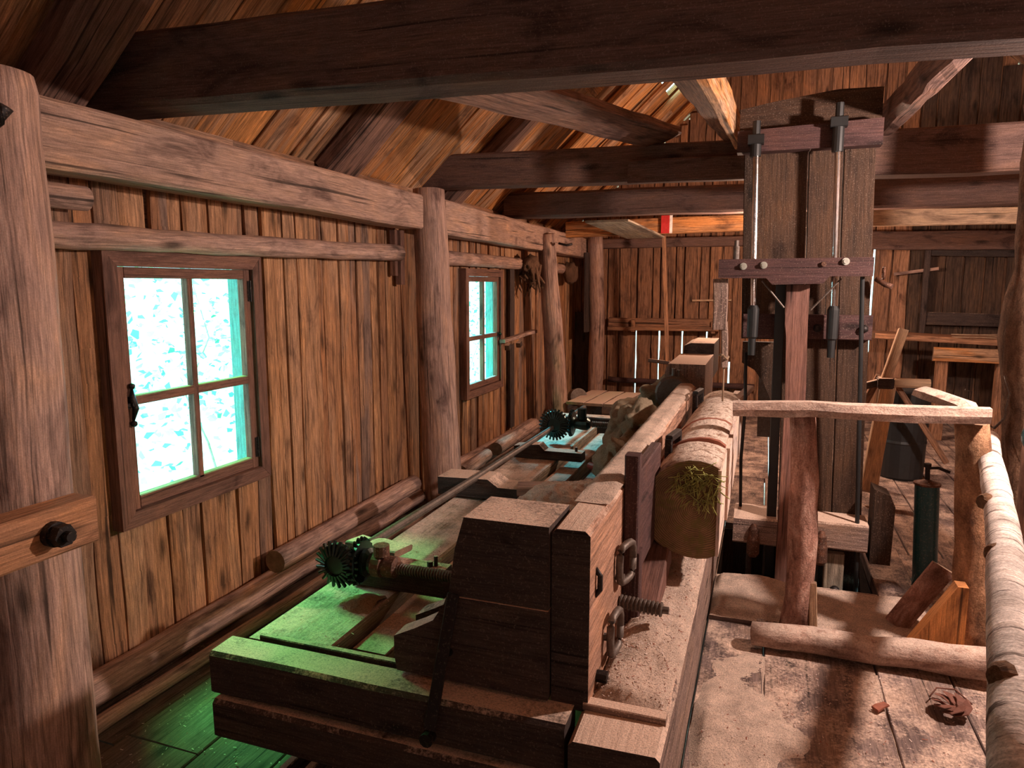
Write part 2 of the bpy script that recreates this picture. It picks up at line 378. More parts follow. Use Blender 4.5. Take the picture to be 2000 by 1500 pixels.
# --- floor ---
fl = MB()
def fboard(x0, x1, y0, y1, z=0.0, mat=0, t=.04):
    fl.box((x0+.003, y0+.003, z-t), (x1-.003, y1-.003, z+rnd.uniform(-.003, .003)), .004, .003, mat=mat, axis=1)
xs = [-2.6, -2.36, -2.1, -1.78, -1.5, -1.22, -.95, -.68, -.46, -.2]
for a, b in zip(xs, xs[1:]):
    y = -1.5
    while y < 9.3:
        y2 = min(y+rnd.uniform(2.2, 4.0), 9.35); fboard(a, b, y, y2, -.01, 1); y = y2
for a, b in [(-.2, .057), (.057, .5), (.5, .78), (.78, 1.2)]: fboard(a, b, -1.5, 3.36 if b < .8 else 3.5)
for a, b in [(1.2, 1.6), (1.6, 1.95), (1.95, 2.3), (2.3, 2.7), (2.7, 3.2), (3.2, 3.7), (3.7, 4.3)]: fboard(a, b, -1.5, 4.2)
fboard(-.2, .02, 3.36, 3.86, .02, 0, .07); fboard(.02, .31, 3.36, 3.88, .025, 0, .07); fboard(.31, .6, 3.36, 3.87, .02, 0, .07); fboard(.6, .8, 3.38, 4.6, .03, 0, .07)
fboard(.8, 1.2, 3.5, 4.6)
x = -.2
for a, b in [(-.2, .05), (.05, .3), (.3, .62)]: fboard(a, b, 4.85, 6.1)
for a, b in [(-.2, .08), (.08, .3), (.3, .62)]: fboard(a, b, 6.1, 9.35)
x = .62
while x < 4.3:
    x2 = x+rnd.uniform(.16, .26); y = 4.6 if x < 1.2 else 4.2
    while y < 9.3:
        y2 = min(y+rnd.uniform(1.0, 1.9), 9.35); fboard(x, x2, y, y2); y = y2
    x = x2
tag(fl.obj('floor', ['floor', 'floorL', 'end']), kind='structure')
pit = MB()
pit.box((-.28, 3.8, -.9), (-.2, 4.9, -.05), 0); pit.box((.62, 3.8, -.9), (.7, 4.9, -.08), 0); pit.box((-.2, 4.86, -.9), (.62, 4.92, -.05), 0); pit.box((-.2, 3.7, -.9), (.62, 3.8, -.05), 0)
pit.box((-.3, 3.7, -.95), (.7, 4.95, -.9), 0); pit.box((-2.8, -1.7, -1.1), (4.4, 9.5, -1.0), 0)
tag(pit.obj('trim_1', ['machine']), kind='structure')
# --- left wall: upright boards round two window openings ---
WIN = [(2.05, 2.96), (5.54, 6.44)]; WZ0, WZ1 = .61, 1.738
wl = MB()
def wboard(y, wd, z0, z1, x):
    lean = rnd.uniform(-.012, .012); n = max(2, int((z1-z0)/.13)); s1 = rnd.random()*80; s2 = rnd.random()*80
    pts = []; off = rnd.random()*40; tint = rnd.random(); rings = []
    for i in range(n+1):
        z = z0+(z1-z0)*i/n
        a = y+noise.noise(Vector((s1, z*2.2, 0)))*.012+lean*z; b = y+wd+noise.noise(Vector((s2, z*2.2, 5)))*.014+lean*z
        bw = rnd.uniform(.008, .018)
        rings.append(([wl.bm.verts.new(v) for v in ((x-.02, a, z), (x+.002, a, z), (x+.008, a+.012+abs(noise.noise(Vector((s2, z*3, 1))))*.015, z), (x+.008, b-.014, z), (x+.001, b, z), (x-.02, b, z))], z))
    for i in range(n):
        (r0, za), (r1, zb) = rings[i], rings[i+1]; v = 0
        for j in range(5):
            d = (r0[j+1].co-r0[j].co).length
            wl.face([r0[j], r0[j+1], r1[j+1], r1[j]], [(za+off, v+off), (za+off, v+d+off), (zb+off, v+d+off), (zb+off, v+off)], tint)
            v += d
    for (r0, z_) in (rings[0], rings[-1]): wl.face(r0, [(0, 0)]*6, tint)
y = -1.6
while y < 9.3:
    wd = rnd.choice([rnd.uniform(.06, .1), rnd.uniform(.11, .16), rnd.uniform(.15, .21)]) if y > 1.0 else .22
    for e_ in (WIN[0][0]+.03, WIN[0][1]-.03, WIN[1][0]+.03, WIN[1][1]-.03):
        if y < e_-.02 < y+wd: wd = e_-y-.002
    hit = [w_ for w_ in WIN if y+wd > w_[0]+.06 and y < w_[1]-.06]; x = -2.462+rnd.uniform(-.013, .011)
    if hit:
        wboard(y, wd, 0, WZ0+.05, x); wboard(y, wd, WZ1-.05, 2.17, x)
    else: wboard(y, wd, 0, 2.17, x)
    y += wd+rnd.choice([.002, .004, .008, .013])
def outer(y0, y1, z0, z1): wl.box((-2.54, y0, z0), (-2.492, y1, z1), 0, tint=.1)
outer(-1.6, 2.1, -.1, 2.3); outer(2.1, 2.91, -.1, .66); outer(2.1, 2.91, 1.69, 2.3)
outer(2.91, 5.6, -.1, 2.3); outer(5.6, 6.39, -.1, .66); outer(5.6, 6.39, 1.69, 2.3); outer(6.39, 9.02, -.1, 2.3); outer(9.05, 9.4, .0, 2.3)
tag(wl.obj('wall_left', ['wall', 'end']), kind='structure')
# --- far wall ---
wb = MB(); x = -2.55; gaps = [-2.15, -1.611, -1.31, -1.015, -.707, -.421, .06, 1.16]
def leftroof(x): return EZ+SL*(x-EX) if x < RX else RZ-SL*(x-RX)
while x < 4.3:
    wd = rnd.uniform(.13, .2); g = [q for q in gaps if x+.05 < q < x+.26]
    if g: wd = g[0]-x-.011
    z1 = max(leftroof(x)-.05, 2.0); t = rnd.random()
    zc = 1.15
    dy = rnd.uniform(-.008, .008); top = leftroof(x+wd/2)-.03
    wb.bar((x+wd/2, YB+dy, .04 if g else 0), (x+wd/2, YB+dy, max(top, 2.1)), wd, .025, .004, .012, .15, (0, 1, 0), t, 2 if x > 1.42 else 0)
    if g: x = g[0]+.011
    else: x += wd+rnd.uniform(.010, .026)
# backing boards behind the gaps; a slot stays open where daylight shows through
TH = {-2.15: (0, 2.0), -1.611: (.0, 1.0), -1.31: (.0, 1.0), -1.015: (.4, 1.0), -.707: (.4, 1.0), -.421: (.3, .62), .06: (.05, .16), 1.16: (.8, 2.1)}
ed = [-2.6]+[v for q in gaps for v in (q-.011, q+.011)]+[4.35]
for a, b_ in zip(ed[::2], ed[1::2]):
    x = a
    while x < b_-.001:
        x2 = min(x+.25, b_); wb.box((x, YB+.03, 0), (x2, YB+.05, max(leftroof(x2)+.02, leftroof(x)+.02, 2.2)), .0, tint=rnd.random()*.3); x = x2
for q in gaps:
    lo_, hi_ = TH[q]
    if lo_ > .02: wb.box((q-.03, YB+.05, -.05), (q+.03, YB+.06, lo_), 0, tint=.1)
    wb.box((q-.03, YB+.05, hi_), (q+.03, YB+.06, leftroof(q)), 0, tint=.1)
tag(wb.obj('wall_back', ['gable', 'end', 'gableshade']), kind='structure')
wr = MB(); y = -1.6
while y < 9.3: wr.bar((4.25, y+.1, 0), (4.25, y+.1, 2.3), .2, .03, .004, .006, .3, (1, 0, 0)); y += .208
wr.box((4.28, -1.7, -.1), (4.32, 9.5, 2.3), 0)
tag(wr.obj('wall_right', ['gable', 'end']), kind='structure')
wf = MB(); x = -2.6
while x < 4.3: wf.bar((x+.11, -1.65, 0), (x+.11, -1.65, leftroof(x+.11)), .22, .03, .004, .004, .4, (0, 1, 0)); x += .218
tag(wf.obj('wall_front', ['gable', 'end']), kind='structure')
# --- roof boards (ceiling) ---
rf = MB(); y = -1.7
def rp(x, off=0): return Vector((x, 0, EZ+SL*(x-EX)+off)) if True else None
nrm = Vector((-SL, 0, 1)).normalized()
while y < 9.45:
    wd = rnd.uniform(.09, .2); o = rnd.uniform(-.012, .006)
    a = Vector((EX-.25, y+wd/2, EZ+SL*(-.25)+.06))+nrm*o; b = Vector((RX, y+wd/2, RZ+.06))+nrm*o
    tt = rnd.random(); hole = 7.55 < y < 7.95
    if hole:
        m1 = a.lerp(b, .47); m2 = a.lerp(b, .52); rf.bar(a, m1, wd, .025, .003, .003, .3, nrm, tt); rf.bar(m2, b, wd, .025, .003, .003, .3, nrm, rnd.random())
    else:
        m1 = a.lerp(b, rnd.uniform(.3, .7)); rf.bar(a, m1, wd, .025, .003, .004, .3, nrm, tt); rf.bar(m1+nrm*.012, b+nrm*.012, wd, .025, .003, .004, .3, nrm, (tt+rnd.uniform(.1, .6)) % 1)
    y += wd+rnd.uniform(0, .006)
for y0, y1 in ((-1.7, 7.4), (8.1, 9.5)): rf.bar((EX-.3, (y0+y1)/2, EZ-.276+.12), (RX, (y0+y1)/2, RZ+.12), y1-y0, .02, .001, 0, 5, nrm, .3)
n2 = Vector((SL, 0, 1)).normalized(); y = -1.7
while y < 9.45:
    wd = rnd.uniform(.14, .22); rf.bar((RX, y+wd/2, RZ+.06), (4.6, y+wd/2, RZ+.06-SL*(4.6-RX)), wd, .025, .003, .003, .5, n2)
    y += wd+.004
rf.bar((RX, 3.9, RZ+.12), (4.6, 3.9, RZ+.12-SL*(4.6-RX)), 11.3, .02, .001, 0, 5, n2, .3)
tag(rf.obj('ceiling', ['roof', 'end']), kind='structure')

# --- windows ---
def window(idx, y0, y1):
    wn = thing('window_%d' % idx, (-2.45, (y0+y1)/2, WZ0), kind='structure')
    x0 = -2.45; c = .065
    b = MB()
    for (p, q) in (((y0, WZ0), (y0, WZ1)), ((y1, WZ0), (y1, WZ1)), ((y0, WZ0), (y1, WZ0)), ((y0, WZ1), (y1, WZ1))):
        if p[0] == q[0]:
            s_ = 1 if p[0] == y0 else -1
            b.prism([(p[0], WZ0), (p[0]+s_*c, WZ0+c), (p[0]+s_*c, WZ1-c), (p[0], WZ1)], 'yz', x0-.03, x0+.05)
        else:
            s_ = 1 if p[1] == WZ0 else -1
            b.prism([(y0+.001, p[1]), (y1-.001, p[1]), (y1-c, p[1]+s_*c), (y0+c, p[1]+s_*c)], 'yz', x0-.03, x0+.049)
    b.obj('casing', WE('casing'), wn)
    s0, s1, t0, t1 = y0+.067, y1-.067, WZ0+.067, WZ1-.067; f = .045; xa, xb = x0-.01, x0+.03
    b = MB()
    b.box((xa, s0, t0), (xb, s0+f, t1)); b.box((xa, s1-f, t0), (xb, s1, t1)); b.box((xa, s0+f, t0), (xb, s1-f, t0+f+.01)); b.box((xa, s0+f, t1-f), (xb, s1-f, t1))
    ym = (s0+s1)/2; zm = 1.13
    b.box((xa, ym-.016, t0+f), (xb, ym+.016, t1-f)); b.box((xa, s0+f, zm-.02), (xb-.001, s1-f, zm+.02))
    b.obj('sash', WE('casing'), wn)
    for (a, c2) in ((s0+f, ym-.016), (ym+.016, s1-f)):
        for (d, e) in ((t0+f+.01, zm-.02), (zm+.02, t1-f)):
            g = MB(); g.box((xa+.008, a, d), (xa+.012, c2, e), 0); g.obj('pane', 'glass', wn)
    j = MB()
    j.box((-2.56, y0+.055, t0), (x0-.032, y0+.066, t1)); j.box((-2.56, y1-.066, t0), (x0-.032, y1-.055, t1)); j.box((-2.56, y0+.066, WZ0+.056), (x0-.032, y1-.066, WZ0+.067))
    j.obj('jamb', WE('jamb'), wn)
    hs = [WZ1-.17, WZ0+.17] if idx == 1 else [WZ1-.15, WZ0+.2]
    hy = s1-.004 if idx == 1 else s0+.004
    for hz in hs:
        h = MB(); h.box((xb, hy-.018, hz-.05), (xb+.004, hy-.003, hz+.05), .001); h.box((xb, hy+.003, hz-.05), (xb+.006, hy+.018, hz+.05), .001); h.cyl((xb+.006, hy, hz-.052), (xb+.006, hy, hz+.052), .005, 8)
        tag(h.obj('hinge', 'iron', wn), 'iron strap hinge')
    l = MB(); ly = s0+.01 if idx == 1 else s1-.012
    l.box((xb, ly-.035, zm-.03), (xb+.008, ly+.012, zm+.02), .002)
    if idx == 1:
        l.tube([(xb+.012, ly+.015, zm-.085), (xb+.02, ly+.025, zm-.03), (xb+.02, ly+.012, zm+.01), (xb+.012, ly+.02, zm+.055)], .011, scales=[.4, 1.2, 1.3, .4])
        l.box((xb+.008, ly-.045, zm-.022), (xb+.02, ly+.03, zm-.004), .003)
        l.cyl((xb+.008, ly+.012, zm-.01), (xb+.03, ly+.012, zm-.01), .009, 10); l.blob((xb+.012, ly+.022, zm+.062), .012, .2); l.blob((xb+.012, ly+.018, zm-.092), .013, .2)
    else: l.cyl((xb+.004, ly, zm), (xb+.03, ly, zm), .012, 10)
    tag(l.obj('latch', 'iron', wn), 'ornate iron latch' if idx == 1 else 'small iron latch')
window(1, *WIN[0]); window(2, *WIN[1])

# --- outside: leafy shrubs and a pale ground ---
def shrub(name, cx, cy, cz, sx, sy, sz, n, label):
    t = thing(name, (cx, cy, -.3), label, 'shrub')
    lf = MB()
    for i in range(n):
        p = Vector((cx+rnd.gauss(0, sx), cy+rnd.gauss(0, sy), cz+rnd.gauss(0, sz)))
        if p.x > -2.85: continue
        if p.z < -.2: p.z = rnd.uniform(-.2, .6)
        d = Vector((rnd.gauss(0, 1), rnd.gauss(0, 1), rnd.gauss(0, .5))).normalized(); a = d.cross(Vector((rnd.gauss(0, 1), rnd.gauss(0, 1), 1))).normalized()
        L = rnd.uniform(.03, .065); W = L*.45; tn = rnd.random()**.7; v = [p, p+d*L*.4+a*W, p+d*L*1.3, p+d*L*.4-a*W]
        lf.face([lf.bm.verts.new(q) for q in v], [(0, 0), (1, 0), (1, 1), (0, 1)], tn)
    lf.obj('foliage', 'leaf', t)
    br = MB()
    for i in range(3):
        q = Vector((cx+rnd.uniform(-.25, .25), cy+rnd.uniform(-.5, .5), -.3)); pts = [q]
        for j in range(6): q = q+Vector((rnd.uniform(-.08, .1), rnd.uniform(-.22, .22), rnd.uniform(.3, .45))); pts.append(q)
        br.tube(pts, .009, 6, scales=[1.3-.18*j for j in range(7)])
    br.obj('branches', 'trunk', t)
shrub('leafy_shrub', -3.8, 4.1, 1.2, .35, .75, .55, 2600, 'bright leafy shrub outside the large front window')
shrub('leafy_shrub', -4.2, 9.6, 1.2, .5, 1.0, .6, 2400, 'pale leafy shrub outside the small back window')
g = MB(); g.box((-30, -10, -1.2), (-2.7, 40, -1.15), 0); g.box((-2.7, 9.7, -1.2), (30, 40, -1.15), 0)
tag(g.obj('ground', 'white'), kind='structure')

# ================= LEFT WALL TIMBERS =================
def single(mb, name, mats, label, cat, group=None, kind=None): return tag(mb.obj(name, mats), label, cat, group, kind)
def plate(ya, yb, label):
    b = MB(); b.bar((-2.28, ya, 2.085), (-2.28, yb, 2.085), .16, .225, .012, .008, .2, tint=rnd.random(), jf=2.5)
    single(b, 'wall_plate', WE('plate'), label, 'beam', 'wall plate timbers along the left wall')
plate(-1.5, 4.37, 'long squared grey-brown wall plate above the large front window')
b = MB(); b.bar((-2.28, 4.72, 2.085), (-2.28, 9.2, 2.06), .16, .24, .012, .01, .2, jf=2.5)
single(b, 'wall_plate', WE('plate'), 'squared grey-brown wall plate above the small back window', 'beam', 'wall plate timbers along the left wall')
# posts
t = thing('wooden_post', (-1.95, 1.35, 0), 'thick barkless round post at the left edge with a bolted cross block', 'post')
b = MB(); b.log([(-1.955, 1.34, 0), (-1.955, 1.34, 1.0), (-1.95, 1.34, 2.1), (-1.95, 1.34, 2.15)], .136, 22, .012, 3, [1.04, 1, .98, .9]); b.obj('shaft', WE('post'), t)
b = MB(); b.bar((-1.75, .5, .965), (-1.75, 1.375, .965), .09, .13, .006, .004, .2, tint=.3); b.obj('cross_block', WE('block'), t)
b = MB(); b.cyl((-1.705, 1.245, .965), (-1.685, 1.245, .965), .033, 16); b.cyl((-1.685, 1.245, .965), (-1.655, 1.245, .965), .03, 6); b.cyl((-1.655, 1.245, .965), (-1.635, 1.245, .965), .014, 12); tag(b.obj('bolt', 'iron', t), 'rusty hexagonal bolt')
b = MB(); b.tube([(-1.87, 1.29, 1.985), (-1.79, 1.27, 2.0), (-1.77, 1.28, 2.03)], .016, 8); b.cyl((-1.83, 1.26, 1.99), (-1.81, 1.25, 1.99), .03, 10); b.obj('peg', 'iron', t)
b = MB(); b.log([(-2.2, 4.64, 0), (-2.22, 4.58, 1.1), (-2.24, 4.54, 2.25)], .135, 16, .01, 3, [1.1, 1.0, .86], squash=(-.11, .12)); single(b, 'wooden_post', WE('post'), 'tall tapering squared post between the two windows', 'post')
t = thing('wooden_post', (-2.12, 7.3, 0), 'slimmer round post right of the small window, green on its shaded side', 'post')
b = MB(); b.log([(-2.12, 7.42, 0), (-2.15, 7.3, 1.1), (-2.19, 7.16, 2.12)], .105, 16, .012, 3, [1.2, 1.0, .85]); b.obj('shaft', WE('post'), t)
b = MB(); b.tube([(-2.04, 7.1, 2.02), (-1.96, 7.1, 2.0), (-1.9, 7.12, 2.01)], .012); tag(b.obj('nail', 'iron', t), 'bent iron nail')
b = MB(); b.log([(-2.08, 9.05, 0), (-2.06, 9.0, 1.1), (-2.09, 8.95, 2.2)], .1, 14, .01, 3); single(b, 'wooden_post', WE('post'), 'round corner post standing against the far wall', 'post')
# horizontal rail poles
def pole(pts, r, label, mat='post', name='wall_rail', cat='rail', sc=None, jit=.008, group=None, sq=None):
    b = MB(); b.log(pts, r, 14, jit, 4, sc, squash=sq); return single(b, name, WE(mat), label, cat, group)
pole([(-2.39, 1.45, 1.775), (-2.39, 2.9, 1.785), (-2.39, 4.36, 1.815)], .05, 'half-round rail running above the large front window', sc=[1, 1, 1.1])
pole([(-2.39, 4.85, 1.81), (-2.39, 6.95, 1.81)], .058, 'half-round rail running above the small back window')
pole([(-2.38, 7.45, 1.8), (-2.38, 8.5, 1.79)], .058, 'short rail between the last two posts')
pole([(-2.385, 1.4, 1.92), (-2.385, 1.98, 1.915)], .045, 'short split stub of rail above the left window corner')
b = MB(); b.bar((-2.4, 4.4, 1.6), (-2.4, 4.4, 1.97), .05, .05, .005, .004, upv=(0, 1, 0)); single(b, 'wall_batten', WE('casing'), 'longer dark short batten next to the middle post', 'batten')
b = MB(); b.bar((-2.41, 4.33, 1.66), (-2.41, 4.33, 1.97), .05, .03, .005, .004, upv=(0, 1, 0)); single(b, 'wall_batten', WE('casing'), 'shorter dark batten left of its longer twin by the middle post', 'batten')
# bark clump hanging beside post 3
b = MB()
for i in range(16):
    p = Vector((-2.3+rnd.uniform(-.05, .08), 6.95+rnd.uniform(-.12, .15), 1.8)); b.tube([p, p+Vector((rnd.uniform(-.05, .05), rnd.uniform(-.1, .1), -.1)), p+Vector((rnd.uniform(-.05, .1), rnd.uniform(-.15, .2), -rnd.uniform(.18, .33)))], .02, 6, scales=[1.2, 1, .4])
b.blob((-2.3, 6.98, 1.8), (.07, .16, .1), .4)
single(b, 'bark_bundle', ['knobby'], 'ragged dark bundle of bark strips hanging beside the slim post', 'bark')
b = MB(); b.blob((-2.3, 8.55, 1.74), (.08, .16, .14), .3); single(b, 'bark_bundle', ['knobby'], 'dark ragged clump at the end of the last rail', 'bark')
# small ledge right of window 2
t = thing('wall_ledge', (-2.4, 6.9, 1.03), 'small crooked wooden ledge nailed right of the small window', 'ledge')
b = MB(); b.bar((-2.38, 6.35, 1.06), (-2.36, 7.3, 1.1), .06, .035, .004, .006); b.obj('shelf_board', WE('post'), t)
for yy in (6.52, 6.85): b = MB(); b.bar((-2.39, yy, .98), (-2.39, yy+.06, 1.0), .05, .05, .004, .004); b.obj('bracket', WE('machine'), t)
b = MB(); b.bar((-2.42, 6.72, 1.08), (-2.42, 6.72, 1.77), .13, .03, .004, .006, upv=(1, 0, 0)); single(b, 'wall_shadow_strip', WE('machine'), 'dark upright strip for the post shadow on the left wall above the small ledge', 'board')  # dark strips built in place of the slim post's shadow on the wall
b = MB(); b.bar((-2.42, 6.72, .15), (-2.42, 6.72, 1.0), .12, .03, .004, .006, upv=(1, 0, 0)); single(b, 'wall_shadow_strip', WE('machine'), 'dark upright strip for the post shadow on the left wall below the small ledge', 'board')
# base poles
pole([(-2.36, 1.45, .06), (-2.36, 4.5, .06)], .065, 'long round pole lying along the foot of the left wall', name='floor_pole', cat='pole')
pole([(-2.2, 1.3, .03), (-2.16, 4.3, .03)], .03, 'thin pole lying beside the thick pole at the wall foot', name='floor_pole', cat='pole', jit=.006)
pole([(-2.33, 2.87, .18), (-2.34, 4.42, .18)], .06, 'round pole resting on top of the wall-foot pole below the window', name='floor_pole', cat='pole')
pole([(-2.36, 4.95, .07), (-2.34, 7.2, .07)], .09, 'thick log lying at the wall foot beyond the middle post', name='floor_pole', cat='pole', mat='post')
pole([(-2.2, 4.95, .14), (-2.2, 5.5, .16)], .05, 'short log stub lying just beyond the middle post', name='floor_pole', cat='pole', mat='post')
pole([(-2.2, 5.7, .16), (-2.22, 6.9, .16)], .06, 'log stub with a pale round end below the small window', name='floor_pole', cat='pole', mat='post')
# ================= ROOF TIMBERS =================
def rafter(y, w_, lab, x1=RX, h=.13, j=.01, tilt=0.0, mt='rafter'):
    b = MB(); b.bar(Vector((EX+.12, y, EZ+SL*.12))-nrm*.035, Vector((x1, y+tilt, EZ+SL*(x1-EX)))-nrm*.035, w_, h, .03, j, .2, nrm, jf=3)
    single(b, 'rafter', WE(mt), lab, 'rafter', 'rafters under the left roof slope')
rafter(1.2, .2, 'rafter nearest the camera, almost out of frame at top left')
rafter(1.93, .24, 'wide knotty rafter standing left of the big tie beam end')
rafter(3.72, .3, 'rafter with rounded bark edge between the two tie beams')
rafter(5.35, .2, 'rafter above the end of the second tie beam')
rafter(6.65, .12, 'rafter directly beyond the second tie beam', h=.08, mt='roof')
rafter(7.45, .08, 'thin rafter before the bright hole in the roof', h=.07, mt='roof')
rafter(8.05, .1, 'thin rafter just beyond the bright hole in the roof', h=.07, mt='roof')
rafter(8.8, .1, 'last rafter before the gable', h=.07, mt='roof')
for i, (y0, y1, xx) in enumerate([(4.35, 5.2, -1.25), (5.3, 6.2, -1.45), (7.25, 8.2, -.75), (7.3, 8.3, -.15)]):
    b = MB(); p = Vector((xx, y0, EZ+SL*(xx-EX)))-nrm*.01; q = Vector((xx, y1, EZ+SL*(xx-EX)))-nrm*.01
    b.bar(p, q, .13, .03, .004, .004, upv=nrm, tint=.8)
    single(b, 'roof_batten', WE('roof'), ['short orange batten nailed across the roof boards before the second tie beam', 'orange batten across the roof boards behind the second tie beam', 'short board patching the roof beside the bright hole', 'upper batten crossing the bright roof boards high up'][i], 'batten')
for yy, xx in ((2.6, 0), (5.2, 0), (7.4, 0), (8.9, 0)):
    b = MB(); b.bar(Vector((RX, yy, RZ))-n2*.035, Vector((4.15, yy, RZ-SL*(4.15-RX)))-n2*.035, .14, .12, .02, .01, .3, n2)
    single(b, 'rafter', WE('rafter'), 'dark rafter under the right roof slope, '+{2.6: 'nearest the camera', 5.2: 'over the second tie beam', 7.4: 'catching blue light at top right', 8.9: 'against the far gable'}[yy], 'rafter', 'rafters under the right roof slope')
b = MB(); b.bar((-2.5, 2.2, 2.39), (4.2, 2.2, 2.25), .19, .27, .02, .008, .3, jf=2); single(b, 'tie_beam', WE('beam'), 'massive dark tie beam crossing the whole top of the room in front', 'beam')
t = thing('tie_beam', (0, 5, 2.3), 'second dark tie beam resting on the middle post, behind the saw frame', 'beam')
b = MB(); b.bar((-2.68, 5.02, 2.44), (.3, 5.02, 2.40), .2, .235, .015, .008, .25, jf=2); b.bar((.3, 5.02, 2.395), (4.2, 5.02, 2.37), .2, .27, .015, .008, .25, jf=2); b.obj('beam_body', WE('beam'), t)
b = MB(); b.bar((-.92, 4.88, 2.35), (-.12, 4.88, 2.34), .06, .15, .01, .006, .2); tag(b.obj('nailed_plank', WE('beam'), t), 'dusty plank nailed on the beam')
b = MB(); b.bar((-2.4, 6.55, 2.345), (4.2, 6.55, 2.31), .2, .23, .02, .01, .25, jf=2); single(b, 'tie_beam', WE('beam'), 'third dark tie beam under the second one, farther back', 'beam')
b = MB(); b.bar((.2, 6.42, 2.13), (2.6, 6.42, 2.11), .06, .125, .005, .003, .3); single(b, 'tie_plank', WE('freshpale'), 'pale new pine plank under the third tie beam, right of the saw', 'plank')
b = MB(); b.bar((-2.2, 8.0, 2.22), (.1, 8.0, 2.25), .12, .17, .01, .004, .3); single(b, 'tie_beam', WE('roof'), 'orange-brown beam above the left part of the far wall', 'beam')
b = MB(); b.bar((-2.3, 9.1, 2.12), (.8, 9.1, 2.12), .12, .12, .01, .01, .3); single(b, 'tie_beam', WE('beam'), 'dark rough beam along the top of the far wall, left of the saw', 'beam')
b = MB(); b.bar((.8, 9.1, 2.1), (4.1, 9.1, 2.05), .12, .2, .01, .01, .3); single(b, 'tie_beam', WE('beam'), 'dark rough beam along the top of the far wall, right of the saw', 'beam')
b = MB(); b.bar((-1.38, 2.3, 2.41), (-.70, 5.0, 2.58), .24, .06, .01, .01, .25, (-.35, 0, 1)); single(b, 'ceiling_brace', WE('rafter'), 'wide grey diagonal brace between the first and second tie beams', 'brace')
t = thing('ceiling_brace', (-.3, 3.6, 2.4), 'rough-edged joist running from the front beam to the saw frame, left side', 'brace')
b = MB(); b.bar((-.38, 2.32, 2.41), (-.27, 4.9, 2.56), .12, .1, .02, .014, .2, jf=7); b.obj('joist', WE('rafter'), t)
b = MB(); b.bar((-.27, 2.32, 2.39), (-.215, 4.85, 2.53), .045, .16, .005, .008, .2, jf=7); tag(b.obj('side_board', WE('roof'), t), 'thin orange board')
b = MB(); b.bar((.58, 2.32, 2.4), (.62, 4.92, 2.56), .12, .15, .03, .016, .2, jf=7); single(b, 'ceiling_brace', WE('rafter'), 'rough waney joist running back on the right of the saw frame', 'brace')

# ================= LOG CARRIAGE =================
car = thing('log_carriage', (-.9, 1.7, 0), 'long low timber saw carriage with gears and sawdust filling the centre foreground', 'carriage')
def part(mb, name, mats, lab=None, parent=car, kind=None): return tag(mb.obj(name, mats, parent), lab, kind=kind)
b = MB(); b.box((-1.62, 1.66, .30), (-.45, 1.78, .445), .012, .004, tint=.3, axis=0); b.box((-1.6, 1.64, .16), (-.45, 1.8, .292), .012, .004, tint=.7, axis=0); b.box((-1.53, 1.79, .43), (-.9, 1.815, .45), .003)
part(b, 'end_beam', WE('machine'), 'black oily end timber with green dusty top')
b = MB(); b.bar((-1.455, 1.82, .31), (-1.455, 5.75, .31), .31, .21, .008, .004, .25, tint=.2); part(b, 'side_beam', ['rail', 'end'], 'broad pale beam on the window side')
b = MB(); b.bar((-1.215, 1.95, .31), (-1.21, 5.7, .31), .14, .12, .008, .004, .25, tint=.6); part(b, 'inner_rail', ['rail', 'end'], 'narrow inner rail lying lower')
b = MB(); b.bar((-1.0, 1.85, .12), (-1.0, 5.7, .12), .1, .16, .008, .004, .25, tint=.6); part(b, 'inner_rail', WE('machine'))
b = MB(); b.bar((-.31, 1.62, .265), (-.31, 6.3, .265), .235, .355, .012, .006, .15); part(b, 'bed_beam', ['bed', 'machine'], 'sawdust-covered beam on the log side')
b = MB(); b.box((-.425, 1.76, .44), (-.2, 1.8, .462), .003); part(b, 'end_cleat', WE('bed'))
b = MB(); b.box((-1.7, 5.95, .3), (-.5, 6.1, .45), .01, .006, axis=0); part(b, 'end_beam', WE('machine'), 'far end timber, mossy green')
# tall beam
b = MB(); b.bar((-.465, 1.765, .693), (-.465, 4.7, .693), .105, .515, .014, .006, .12, jf=4); part(b, 'dog_beam', ['mside', 'machine'], 'tall worn beam standing on edge')
def hblock(y0, y1):
    poly = [(-.775, .955), (-.525, .95), (-.525, .47), (-.99, .452), (-1.0, .565), (-.93, .60), (-.87, .64), (-.83, .69), (-.815, .75), (-.805, .8)]
    return poly
b = MB(); b.prism([(-.772, .955), (-.522, .955), (-.522, .72), (-.822, .72), (-.80, .86)], 'xz', 1.75, 1.96, .4, 0, 0)
hb = part(b, 'headblock', WE('machine'), 'black shaped headblock in front with a dusty top')
b = MB(); b.prism([(-.522, .717), (-.522, .457), (-.992, .457), (-1.0, .5), (-1.0, .565), (-.93, .60), (-.87, .635), (-.835, .69), (-.825, .717)], 'xz', 1.745, 1.82, .9); b.obj('foot_plate', WE('machine'), hb)
b = MB(); b.prism([(-.522, .717), (-.522, .457), (-.992, .457), (-1.0, .5), (-1.0, .565), (-.93, .60), (-.87, .635), (-.835, .69), (-.825, .717)], 'xz', 1.885, 1.955, .2); b.obj('foot_plate', WE('machine'), hb)
b = MB(); b.bar((-.80, 1.738, .73), (-.83, 1.632, .37), .036, .008, .002, 0, upv=(0, 1, 0)); b.cyl((-.832, 1.64, .35), (-.832, 1.61, .35), .02, 10); b.cyl((-.815, 1.742, .55), (-.815, 1.73, .55), .01, 8); part(b, 'strap', ['iron'], 'flat iron strap')
b = MB(); b.prism([(-.62, 1.03), (-.6, 1.08), (-.36, 1.08), (-.36, .44), (-.62, .44)], 'xz', 4.75, 5.5, .5); hb2 = part(b, 'headblock', WE('bed'), 'pale far headblock')
